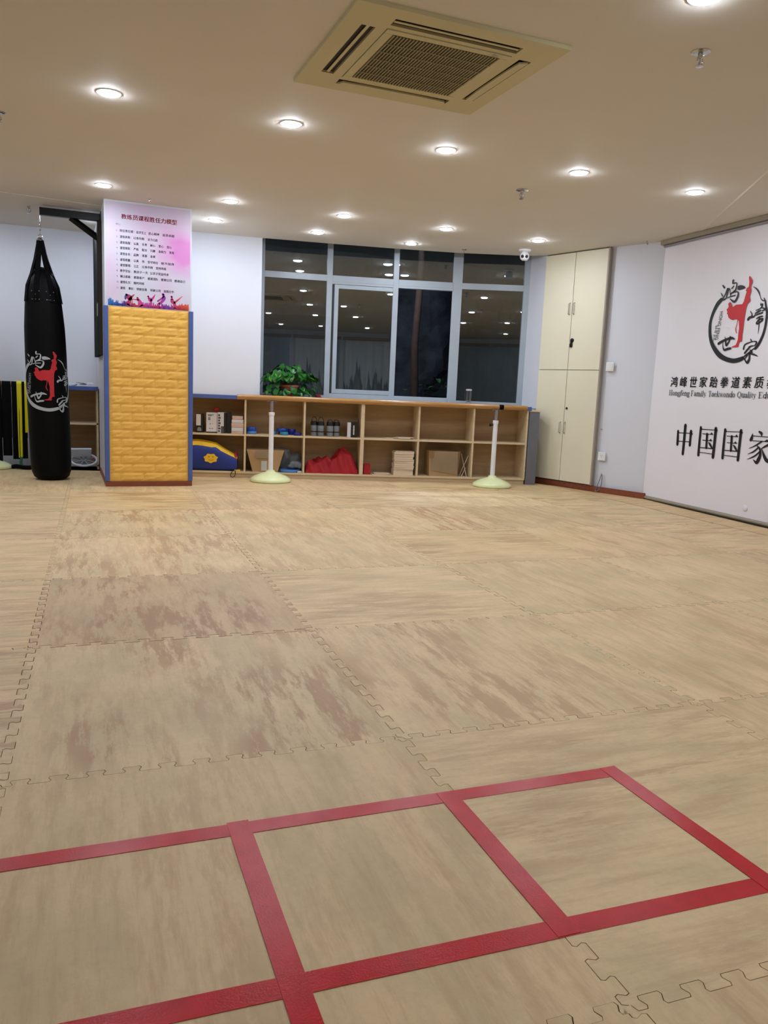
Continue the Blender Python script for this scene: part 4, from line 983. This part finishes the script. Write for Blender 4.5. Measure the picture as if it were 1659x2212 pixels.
for k in range(7): b.box(-.036, -.018+(.006 if k % 2 else 0), -.0612, -.0602, .012+k*.026, .030+k*.026)
b.box(-.008, .0425, -.0612, -.0603, .0, .07); obj('print', b, 'inkgrey', t)
b = B(); b.box(.020, .0432, -.0616, -.0604, .0, .2052); obj('black_edge', b, 'blackcard', t)
t = thing('equipment_box', 'plain black box touching the stack of pale packets, upper left cubby', 'box', SP(.337, .10, Z1), SA)
b = B(); b.box(-.023, .020, -.065, .065, 0, .205, bev=.001); obj('body', b, 'blackcard', t)
b = B(); b.lathe([(.004, 0), (.024, .004), (.034, .02), (.028, .038), (.008, .046)], 12)
tag(obj('cloth_ball', b, 'bagred', None, SP(.21, .10, Z1+.2065), smooth=True), 'small dark red bundle on top of the white boxes', 'bundle')
rr = random.Random(4); z = Z1
for i, (h, w, m_) in enumerate(((.022, .120, 'pink'), (.040, .117, 'whitecard'), (.044, .121, 'pink'), (.034, .116, 'whitecard'), (.036, .104, 'pink'))):
    o = thing('packet', ['thin packet at the bottom', 'white packet, second from the bottom', 'thick pinkish packet in the middle', 'white packet, second from the top', 'pinkish wrapped packet on top'][i]+' of the stack in the upper left cubby', 'packet', SP(.422, .10, z), SA+rr.uniform(-.02, .02), 'stacked pale packets')
    b = B(); b.box(-w/2, w/2-.0, -.08, .08, 0, h-.001, bev=.004); obj('block', b, m_, o, smooth=True)
    b = B(); b.box(-w/2-.0004, w/2+.0004, -.0806, .0806, h*.75, h*.80); obj('wrap_fold', b, 'papers', o); z += h
def roll(s, d, z, r, h, mat, label, group='blue rolls in the second upper cubby'):
    b = B(); b.lathe([(r*.5, 0), (r-.003, 0), (r, .004), (r, h-.004), (r-.003, h), (r*.5, h), (r*.5, 0)], 24, cap=False)
    bmesh.ops.remove_doubles(b.bm, verts=b.bm.verts, dist=.0002)
    return tag(obj('belt_roll', b, mat, None, SP(s, d, z), smooth=True), label, 'roll', group)
roll(.56, .08, Z1, .048, .028, 'lid', 'pale blue roll under the blue one beside the left divider')
roll(.558, .08, Z1+.0285, .048, .040, 'blue1', 'blue roll stacked on a pale blue one beside the left divider')
roll(.775, .14, Z1, .030, .03, 'lid', 'small pale blue roll left of the white handrail post')
roll(.87, .15, Z1, .040, .030, 'blue3', 'navy roll at the back behind the teal roll'); roll(.865, .15, Z1+.0305, .058, .032, 'blue1', 'wide blue roll on top of a navy one behind the teal roll')
roll(.965, .15, Z1, .040, .058, 'blue3', 'tall navy roll at the back of the second upper cubby')
roll(.882, .045, Z1, .043, .032, 'blue2', 'teal roll at the front of the second upper cubby')
roll(1.015, .055, Z1, .042, .030, 'blue3', 'low navy roll at the front right of the second upper cubby')
for i, (s, d) in enumerate(((1.185, .10), (1.252, .075), (1.345, .075), (1.412, .10))):
    t = thing('canister', ['leftmost', 'second from left', 'third from left', 'rightmost'][i]+' of four grey canisters with black lids in the third upper cubby', 'canister', SP(s, d, Z1), SA, 'grey canisters with black lids')
    b = B(); b.lathe([(.030, 0), (.033, .004), (.033, .118), (.030, .122)], 20); obj('body', b, 'greycan', t, smooth=True)
    b = B(); b.lathe([(.034, .108), (.035, .112), (.035, .142), (.028, .150)], 20); obj('lid', b, 'blackcard', t, smooth=True)
    b = B(); b.lathe([(.0336, .040), (.0340, .041), (.0340, .050), (.0336, .051)], 20); obj('band', b, 'blackcard', t)
    b = B(); hh = .045 if i in (0, 1) else .02
    b.tube([(.026*math.cos(a*math.pi/8), .004*i, .148+hh*math.sin(a*math.pi/8)) for a in range(9)], .0028, 6); obj('cord', b, 'blackcloth', t)
t = carton('equipment_box', 1.575, .085, Z1, .10, .155, .10, 'blackcard', 'small black box with a white side at the right of the third upper cubby', rot=-.12)
b = B(); b.box(-.0508, -.015, -.0512, -.0502, .0, .152); obj('white_side', b, 'whitecard', t)
b = B()
for k in range(8): b.box(.008, .022, -.0514, -.0503, .028+k*.012, .037+k*.012)
obj('print', b, 'whitecard', t)
for i, (s, d, r_) in enumerate(((1.99, .10, .2), (2.09, .07, -.12), (2.13, .10, .05))):
    b = B(); b.box(-.085, .085, -.06, .06, 0, .005); tag(obj('flat_board', b, 'plywood', None, SP(s, d, Z1+.0052*i), SA+r_), 'thin flat pale board in the fourth upper cubby, %s' % ('the bottom left one', 'the middle one', 'the one on top at the right')[i], 'board', 'flat boards in the fourth upper cubby')
# lower row: blue bag
t = thing('nylon_bag', 'blue nylon bag with a yellow stripe and smiling sun print in the lower left cubby', 'bag', SP(.21, .10, Z0), SA)
def bagpt(u, v):      # u along, v around
    top = .285-.045*max(0, (u-.25)/.75)-.05*max(0, u-.6)/.4*1.6+.012*math.sin(u*5)
    return top
prof = []
b = B(); by = B(); N = 20; rows = []
for i in range(N+1):
    u = i/N; x = -.31+.52*u; hgt = bagpt(u, 0)*(1 if u < .97 else .93); dp = .095*(1-.12*abs(u-.5))
    ring = []
    for k in range(20):
        a = 2*math.pi*k/20; cx_, sx_ = math.cos(a), math.sin(a)
        e = .62; px = math.copysign(abs(cx_)**e, cx_)*dp; pz = hgt/2+math.copysign(abs(sx_)**e, sx_)*hgt/2
        w_ = 1+.03*noise.noise(Vector((u*4, cx_*1.3, sx_*1.3)))
        ring.append(b.bm.verts.new((x, px*w_, .001+max(0, pz*w_-.004))))
    rows.append(ring)
for p, q_ in zip(rows, rows[1:]):
    for k in range(20): b.bm.faces.new((p[k], p[(k+1) % 20], q_[(k+1) % 20], q_[k]))
b.bm.faces.new(rows[0][::-1]); b.bm.faces.new(rows[-1]); obj('body', b, 'bagblue', t, smooth=True)
b = B(); st_ = []
for i in range(N+1):
    u = i/N; x = -.31+.52*u+.002; hgt = bagpt(u, 0); dp = .095*(1-.12*abs(u-.5))
    st_.append([(x, -dp*.88, hgt*.845), (x, -dp*.72, hgt*.975), (x, -dp*.3, hgt*1.022+.002), (x, dp*.1, hgt*1.024+.002)])
for p, q_ in zip(st_, st_[1:]):
    for k in range(3): b.face([p[k], q_[k], q_[k+1], p[k+1]])
bmesh.ops.remove_doubles(b.bm, verts=b.bm.verts, dist=.0001); obj('stripe', b, 'bagyellow', t, smooth=True)
b = B(); b.lathe([(.002, .0), (.055, .002), (.085, -.006), (.088, -.03)], 20, Matrix.Translation((.213, 0, .105)) @ Matrix.Rotation(math.pi/2, 4, 'Y') @ Matrix.Scale(.95, 4, (0, 1, 0)), cap=False)
obj('end_panel', b, 'bagred', t, smooth=True)
b = B(); mx = Matrix.Translation((-.045, -.0985, .125)); sun = []
for k in range(36):
    a = 2*math.pi*k/36; r = .062*(1+.10*math.sin(a*7)); sun.append((r*1.05*math.cos(a), r*.72*math.sin(a)))
sn = [(mx @ Vector((x, 0, z))) for x, z in sun]; b.face([tuple(v) for v in sn]); obj('sun_print', b, 'bagyellow', t)
b = B()
for dx in (-.018, .02): b.face([tuple(mx @ Vector((dx+.005*math.cos(a), -.0008, .014+.006*math.sin(a)))) for a in [k*math.pi/4 for k in range(8)]])
pts = [(-.045+.022*math.cos(a)+.002, .125-.006+.016*math.sin(a), .004) for a in [math.pi*(1.1+.8*k/8) for k in range(9)]]
stroke(b, pts, lambda x, z: (x, -.0993, z), 1); obj('face_print', b, 'bagred', t)
b = B(); P_ = [(.16, -.075, .012), (.165, -.118, -.001), (.150, -.132, -.030), (.160, -.134, -.052), (.19, -.134, -.045), (.198, -.126, -.010), (.192, -.08, .010)]
b.tube(smooth_path(P_, 4), .0035, 6); obj('cord_loop', b, 'blackcloth', t, smooth=True)
b = B(); b.box(.185, .245, -.09, -.03, .0, .014, bev=.004); obj('yellow_hem', b, 'bagyellow', t)
# cardboard box with label, grey bag, blue lid
t = thing('cardboard_box', 'open brown cardboard box with a white label behind the left handrail stand', 'box', SP(.70, .09, Z0), SA)
b = B(); w0, w1, d0, d1, h = .125, .185, .07, .085, .222
def quadbox(b, w0, w1, d0, d1, h, th=.003):
    lo = [(-w0, -d0, 0), (w0, -d0, 0), (w0, d0, 0), (-w0, d0, 0)]; hi = [(-w1, -d1, h), (w1, -d1, h), (w1, d1, h), (-w1, d1, h)]
    for i in range(4): b.face([lo[i], lo[(i+1) % 4], hi[(i+1) % 4], hi[i]])
    b.face(lo[::-1]); bmesh.ops.remove_doubles(b.bm, verts=b.bm.verts, dist=.0001)
    bmesh.ops.recalc_face_normals(b.bm, faces=b.bm.faces); bmesh.ops.solidify(b.bm, geom=b.bm.faces[:], thickness=th)
quadbox(b, w0, w1, d0, d1, h); obj('body', b, 'card', t)
b = B(); b.face([(-.10, -.0865, h), (.06, -.0865, h), (.062, -.098, h-.085), (-.10, -.096, h-.082)]); bmesh.ops.solidify(b.bm, geom=b.bm.faces[:], thickness=.003); obj('flap', b, 'card2', t)
b = B(); b.box(-.028, .028, -.0012, 0, .0, .10, Matrix.Translation((-.012, -.0725, .012)) @ Matrix.Rotation(.065, 4, 'X')); obj('label_sticker', b, 'whitecard', t)
def lump(name, mat, pts, label, cat, loc, rotz, seed, amp=.25, sub=3, parent=None):
    # crumpled heap made from overlapping ellipsoids that are remeshed into one skin
    b = B()
    for (x, y, z, rx, ry, rz) in pts:
        bmesh.ops.create_icosphere(b.bm, subdivisions=sub, radius=1, matrix=Matrix.Translation((x, y, z)) @ Matrix.Diagonal((rx, ry, rz, 1)))
    for v in b.bm.verts:
        n = noise.noise(v.co*14+Vector((seed, 0, 0)))*.9+abs(noise.noise(v.co*26+Vector((0, seed, 0))))*.6
        v.co += v.normal*n*amp*.05
        v.co.z = max(0, v.co.z)
    o = obj(name, b, mat, parent, loc, rotz, smooth=True)
    for p in o.data.polygons: p.use_smooth = True
    rm = o.modifiers.new('skin', 'REMESH'); rm.mode = 'VOXEL'; rm.voxel_size = .006; rm.use_smooth_shade = True
    return tag(o, label, cat) if label else o
lump('plastic_bag', 'greybag', [(.0, 0, .10, .10, .045, .105), (.10, 0, .085, .085, .045, .10), (-.07, .0, .205, .12, .035, .03), (.16, -.005, .06, .05, .04, .055)], 'crumpled grey plastic bag behind the open cardboard box', 'bag', SP(.90, .225, Z0), SA, 3, .3)
lump('plastic_bag', 'greybag', [(.0, 0, .04, .06, .032, .035), (.045, .01, .03, .045, .03, .03), (-.04, 0, .025, .04, .03, .025)], 'small blue-grey plastic bag lying on the pale blue lid', 'bag', SP(1.0, .085, Z0+.036), SA, 8, .35)
t = thing('round_lid', 'pale blue round plastic lid in the lower cubby right of the left stand', 'lid', SP(.945, .085, Z0), SA)
b = B(); b.lathe([(.02, .004), (.088, .004), (.094, 0), (.104, .003), (.108, .014), (.104, .026), (.094, .028), (.088, .016), (.02, .014)], 32, Matrix.Scale(.78, 4, (0, 1, 0))); obj('dish', b, 'lid', t, smooth=True)
b = B(); b.box(-.04, .03, -.05, -.0, .017, .020); obj('sticker', b, 'blue3', t)
b = B(); b.box(-.022, .022, -.012, .012, 0, .018, bev=.005); tag(obj('tissue', b, 'whitecard', None, SP(1.045, .022, Z0), SA+.4, smooth=True), 'small scrap of white paper at the corner of the second lower cubby', 'scrap')
# red cloth heap
b = B(); nx, ny = 90, 34; gr = []
rr = random.Random(11)
def heap(u, v):
    x = u*.53-.265
    prof = .10+.175*math.exp(-((u-.72)/.20)**2)+.055*math.exp(-((u-.28)/.17)**2); prof *= min(1, u/.05+.35)*(1 if u < .96 else .8)
    fr = math.sin(min(1, max(0, v))*math.pi)**.55 if v < .5 else 1
    f1 = .026*math.sin(u*15+v*5+2.2*noise.noise(Vector((u*3, v*2, 1))))+.018*math.sin(-u*22+v*10+3*noise.noise(Vector((u*4, v*3, 5))))+.016*noise.noise(Vector((u*9, v*7, 2)))
    return x, v*.22, max(0, (prof+f1)*fr*(1-.25*v))
for j in range(ny+1):
    row = []
    for i in range(nx+1):
        x, y, z = heap(i/nx, j/ny); row.append(b.bm.verts.new((x, y+.012*math.sin(i*.35+z*20)*(1 if 0 < j < ny else .6), z+.0005)))
    gr.append(row)
for j in range(ny):
    for i in range(nx): b.bm.faces.new((gr[j][i], gr[j][i+1], gr[j+1][i+1], gr[j+1][i]))
o = obj('red_cloth', b, 'cloth', None, SP(1.372, .018, Z0), SA, smooth=True)
for p in o.data.polygons: p.use_smooth = True
tag(o, 'crumpled heap of red cloth filling the third lower cubby', 'cloth')
t = carton('red_box', 1.735, .065, Z0, .068, .105, .08, 'cloth', 'small dark red box at the left of the fourth lower cubby'); b = B(); b.box(-.0345, .0345, -.0405, .0405, .080, .082); obj('lid_seam', b, 'bagred', t)
for i, (s, r_) in enumerate(((1.86, .04), (1.90, -.05), (1.88, .02))):
    b = B(); b.box(-.075, .085, -.065, .065, 0, .005); tag(obj('flat_board', b, 'plywood', None, SP(s, .085, Z0+.0052*i), SA+r_), 'flat pale board beside the tall board stack, %s of three' % ('lowest', 'middle', 'topmost')[i], 'board', 'flat boards beside the board stack')
rr = random.Random(21); z = Z0
HB = [.047, .014, .018, .022, .022, .026, .018, .024, .028, .020, .010]
for i, h in enumerate(HB):
    t = thing('breaking_board', ['%s board in the tall stack of pale boards' % w for w in ('thick bottom', 'second from bottom', 'third from bottom', 'fourth from bottom', 'fifth from bottom', 'middle', 'fifth from top', 'fourth from top', 'third from top', 'second from top', 'topmost')][i], 'board', SP(2.118+rr.uniform(-.006, .004), .095+rr.uniform(-.006, .006), z), SA+rr.uniform(-.05, .02), 'tall stack of pale boards')
    b = B(); w = .105-rr.uniform(0, .006); b.box(-w, w, -.075, .075, 0, h-.0012, bev=.001); obj('board', b, 'plywood', t); z += h
# cardboard box with tilted flap
t = thing('cardboard_box', 'large pale cardboard box with a tilted front flap in the fifth lower cubby', 'box', SP(2.54, .135, Z0), SA)
b = B(); quadbox(b, .150, .160, .10, .105, .262); obj('body', b, 'card', t)
b = B(); b.face([(-.128, -.112, .255), (.142, -.113, .262), (.150, -.112, .020), (-.135, -.112, .062)]); bmesh.ops.solidify(b.bm, geom=b.bm.faces[:], thickness=.003); obj('flap', b, 'card2', t)
b = B(); b.face([(-.160, -.1135, .262), (-.105, -.1135, .262), (-.11, -.1165, .185), (-.158, -.1165, .190)]); bmesh.ops.solidify(b.bm, geom=b.bm.faces[:], thickness=.003); obj('flap', b, 'card', t)
b = B(); b.face([(.150, -.1135, .262), (.175, -.10, .268), (.163, -.10, .13), (.152, -.1125, .02)]); bmesh.ops.solidify(b.bm, geom=b.bm.faces[:], thickness=.002); obj('flap', b, 'card', t)
for i, (a, c) in enumerate((((2.73, .10, .0), (2.805, .06, .22)), ((2.79, .035, .0), (2.745, .12, .235)), ((2.735, .03, .0), (2.79, .09, .09)))):
    b = B(); b.tube([tuple(SP(a[0], a[1], Z0+.004)), tuple(SP(c[0], c[1], Z0+c[2]))], .0035, 8)
    tag(obj('thin_stick', b, 'plywood'), ['long thin stick leaning right beside the large cardboard box', 'thin stick leaning left beside the large cardboard box', 'short thin stick crossing the others beside the large cardboard box'][i], 'stick')
# ---------------------------------------------------------------- sill: plant, glass
pl_ = thing('potted_plant', 'bushy green pothos in a terracotta pot on the window sill', 'plant', (2.245, 8.30, .7995))
b = B(); b.lathe([(.066, 0), (.070, .004), (.092, .115), (.100, .117), (.102, .135), (.094, .137), (.090, .120), (.02, .118)], 26); obj('pot', b, 'terra', pl_, smooth=True)
b = B(); b.lathe([(.002, .124), (.089, .121)], 20, cap=False); obj('soil', b, 'soil', pl_)
def leaf_mesh(mat, name='leaf'):
    b = B(); out = [(0, 0), (.30, -.10), (.50, .12), (.46, .42), (.26, .74), (0, 1.0)]
    mid = [(0, y) for y in (0, .12, .36, .62, .84, 1.0)]
    for s_ in (-1, 1):
        for k in range(5):
            def P(p, e): return (p[0]*s_, p[1], .16*abs(p[0])-.22*(p[1]**2))
            a, c, d, e = mid[k], out[k], out[k+1], mid[k+1]
            pts = [P(a, 0), P(c, 1), P(d, 1), P(e, 0)]
            pts = [p for i, p in enumerate(pts) if p not in pts[:i]]
            if len(pts) > 2: b.face(pts)
    bmesh.ops.remove_doubles(b.bm, verts=b.bm.verts, dist=.001); return b.mesh(name, mat, True)
LM = [leaf_mesh('leaf'), leaf_mesh('leaf'), leaf_mesh('leaf2')]
rr = random.Random(8); stems = B()
for i in range(170):
    az = rr.uniform(0, 2*math.pi); k = rr.random()
    rad = .05+.205*(k**.6); hz = .20+.16*math.cos(min(1.5, (rad/.26)*1.5))*rr.uniform(.35, 1.0)
    if rr.random() < .25: hz = rr.uniform(.04, .16); rad = rr.uniform(.14, .24)
    x, y = rad*math.cos(az)*1.12+.02, rad*math.sin(az)*.62
    y = max(-.20, min(.16, y))
    me = LM[2 if rr.random() < .12 else 0]; o = link('leaf', me, pl_, (x, y, hz))
    s_ = rr.uniform(.055, .088); o.scale = (s_, s_, s_)
    o.rotation_euler = (rr.uniform(-1.1, .15)-.35, rr.uniform(-.5, .5), az-math.pi/2+rr.uniform(-.5, .5))
    if i % 3 == 0: stems.tube([(.02*math.cos(az), .02*math.sin(az), .12), (x*.5, y*.5, max(.16, hz*.8)), (x, y, hz)], .0022, 5)
for x, y, z, s_ in ((.295, -.02, .145, .095), (.25, -.05, .21, .08), (-.27, -.03, .19, .085), (-.24, .0, .04, .08), (.27, -.03, .045, .07), (.245, .02, .11, .08)):
    o = link('leaf', LM[2] if s_ > .09 else LM[0], pl_, (x, y, z)); o.scale = (s_, s_, s_); o.rotation_euler = (-.7, 0, -math.pi/2 if x > 0 else math.pi/2)
    stems.tube([(.0, 0, .12), (x*.6, y, z*.9+.05), (x, y, z)], .0025, 5)
o = obj('stems', stems, 'leafdark', pl_, smooth=True)
t = thing('small_box', 'little red and blue box on the sill right of the pothos', 'box', (2.60, 8.37, .7995), -.2)
b = B(); b.box(-.045, .03, -.03, .03, 0, .022, bev=.001); obj('base', b, 'blue3', t); b = B(); b.box(-.040, .02, -.027, .027, .0222, .048, bev=.001); obj('top', b, 'bagred', t)
t = thing('drinking_glass', 'tall clear glass with a white rim standing on the sill near the right window end', 'glass', (4.20, 7.92, .7995))
b = B(); b.lathe([(.028, 0), (.031, .003), (.031, .165), (.0285, .165), (.0285, .006), (.001, .006)], 24, cap=False); obj('tumbler', b, 'cup', t, smooth=True)
b = B(); b.lathe([(.0325, .158), (.033, .160), (.033, .174), (.001, .177)], 24, cap=False); obj('rim_cap', b, 'whitecard', t, smooth=True)
b = B(); b.lathe([(.02, .008), (.024, .05), (.012, .052)], 14, cap=False); obj('water_residue', b, 'cup', t, smooth=True)
# ---------------------------------------------------------------- night garden outside
b = B(); b.prism([(-2, 9.3), (12, 7.6), (18, 18), (-4, 20)], -.4, -.3); g_ = struct('ground_outside', b, 'soil')
b = B(); nx, nz = 46, 22; gg = []
for k in range(nz+1):
    row = []
    for i in range(nx+1):
        x = 3.0+i*.16; z = -.3+k*.16; y = 12.6+.25*z+.35*noise.noise(Vector((x*.9, z*1.1, 0)))+.14*noise.noise(Vector((x*3, z*3, 4)))
        row.append(b.bm.verts.new((x, y, z)))
    gg.append(row)
for k in range(nz):
    for i in range(nx): b.bm.faces.new((gg[k][i], gg[k][i+1], gg[k+1][i+1], gg[k+1][i]))
bmesh.ops.solidify(b.bm, geom=b.bm.faces[:], thickness=-.4)
tag(obj('rock_bank', b, 'rock'), 'rough grey rock bank in the dark beyond the open window', 'rocks')
tr_ = thing('tree', 'dark slender tree in the night beyond the open window', 'tree', (4.72, 10.6, -.3))
b = B(); b.tube([(0, 0, 0), (.02, 0, 1.0), (-.01, .02, 1.9), (.03, 0, 2.9), (.0, 0, 4.9)], [.07, .06, .052, .045, .02], 10); obj('trunk', b, 'bark', tr_, smooth=True)
LD = leaf_mesh('leafdark')
def foliage(parent, cx_, cy_, cz, rx, ry, rz, n, seed, name='foliage'):
    r = random.Random(seed); b = B(); src = [(v.co.copy()) for v in LD.vertices]; fs = [tuple(p.vertices) for p in LD.polygons]
    for _ in range(n):
        u = Vector((r.gauss(0, .45), r.gauss(0, .45), r.gauss(0, .45))); s_ = r.uniform(.07, .14)
        mx = Matrix.Translation((cx_+u.x*rx, cy_+u.y*ry, max(.02, cz+u.z*rz))) @ Matrix.Rotation(r.uniform(0, 6.3), 4, 'Z') @ Matrix.Rotation(r.uniform(-1.3, .4), 4, 'X') @ Matrix.Scale(s_, 4)
        vs = [b.bm.verts.new(mx @ v) for v in src]
        for f in fs: b.bm.faces.new([vs[i] for i in f])
    o = obj(name, b, 'leafdark', parent); o['kind'] = 'stuff'; return o
foliage(tr_, .1, 0, 5.1, .9, .8, .5, 500, 1)
for i, (x, y, w, h, lb) in enumerate(((5.05, 10.4, .45, .9, 'taller bush beside the tree trunk in the dark outside the open window'), (5.55, 10.3, .6, .55, 'low wide bush at the lower right of the open window, outside'))):
    bs = thing('bush', lb, 'bush', (x, y, -.3)); b = B()
    for k in range(5): b.tube([(0, 0, 0), (.1*math.cos(k*1.3), .1*math.sin(k*1.3), h*.5), (.25*w*math.cos(k*1.3), .25*w*math.sin(k*1.3), h*1.1)], .01, 5)
    obj('stems', b, 'bark', bs); foliage(bs, 0, 0, h*.75, w, .4, h*.7, 420, 5+i)
# ---------------------------------------------------------------- end of the room behind the viewpoint (seen only as a reflection)
t = thing('venetian_blind', 'pale grey horizontal blind across the wall behind the viewpoint', 'blind', (-.2, -4.49, 0))
b = B(); b.box(-1.3, 1.55, .0, .05, 2.19, 2.27); obj('head_rail', b, 'cabedge', t)
sl = B(); sl.box(-.0, 2.78, -.018, .018, -.0008, .0008, Matrix.Rotation(.9, 4, 'X')); slm = sl.mesh('slat', 'blind')
for k in range(52): link('slat', slm, t, (-1.27, .028, .62+.030*k))
t = thing('drape', 'white drape with grey ink mountains beside the blind behind the viewpoint', 'curtain', (1.45, -4.45, 0))
dm = NT('ink_drape'); w_ = dm.add('ShaderNodeTexCoord'); sx = dm.add('ShaderNodeSeparateXYZ'); dm.link(w_.outputs['Object'], sx.inputs[0])
cb_ = dm.add('ShaderNodeCombineXYZ'); dm.link(sx.outputs[0], cb_.inputs[0]); n1 = dm.noise(4.2, 5, .6, cb_.outputs[0])
m1 = dm.add('ShaderNodeMath', operation='MULTIPLY_ADD'); dm.link(n1, m1.inputs[0]); m1.inputs[1].default_value = 4.2; m1.inputs[2].default_value = -.95
m2 = dm.add('ShaderNodeMath', operation='SUBTRACT'); dm.link(m1.outputs[0], m2.inputs[0]); dm.link(sx.outputs[2], m2.inputs[1])
n2 = dm.noise(5, 5, .6, w_.outputs['Object'], (3, 1, .6)); m3 = dm.add('ShaderNodeMath', operation='MULTIPLY'); dm.link(m2.outputs[0], m3.inputs[0]); dm.link(n2, m3.inputs[1])
dm.link(dm.ramp(m3.outputs[0], [(0.0, srgb(216, 224, 230)), (.03, srgb(132, 140, 148)), (.35, srgb(172, 180, 186))]), dm.b.inputs['Base Color'])
b = B(); n = 120; a_ = []
for i in range(n+1):
    x = 2.4*i/n; y = .03*math.sin(i*.55); a_.append((b.bm.verts.new((x, y, .05)), b.bm.verts.new((x, y, 2.18))))
for p, q_ in zip(a_, a_[1:]): b.bm.faces.new((p[0], q_[0], q_[1], p[1]))
o = obj('cloth', b, dm.m, t, smooth=True)
b = B(); b.box(-.05, 2.45, -.04, .03, 2.19, 2.27); obj('rail', b, 'cabedge', t)
for o in S.objects:
    if o.name.split('.')[0] in ('print', 'rivet', 'small_lettering', 'skyline_print', 'text_line'): o['kind'] = 'stuff'
bpy.context.view_layer.update()
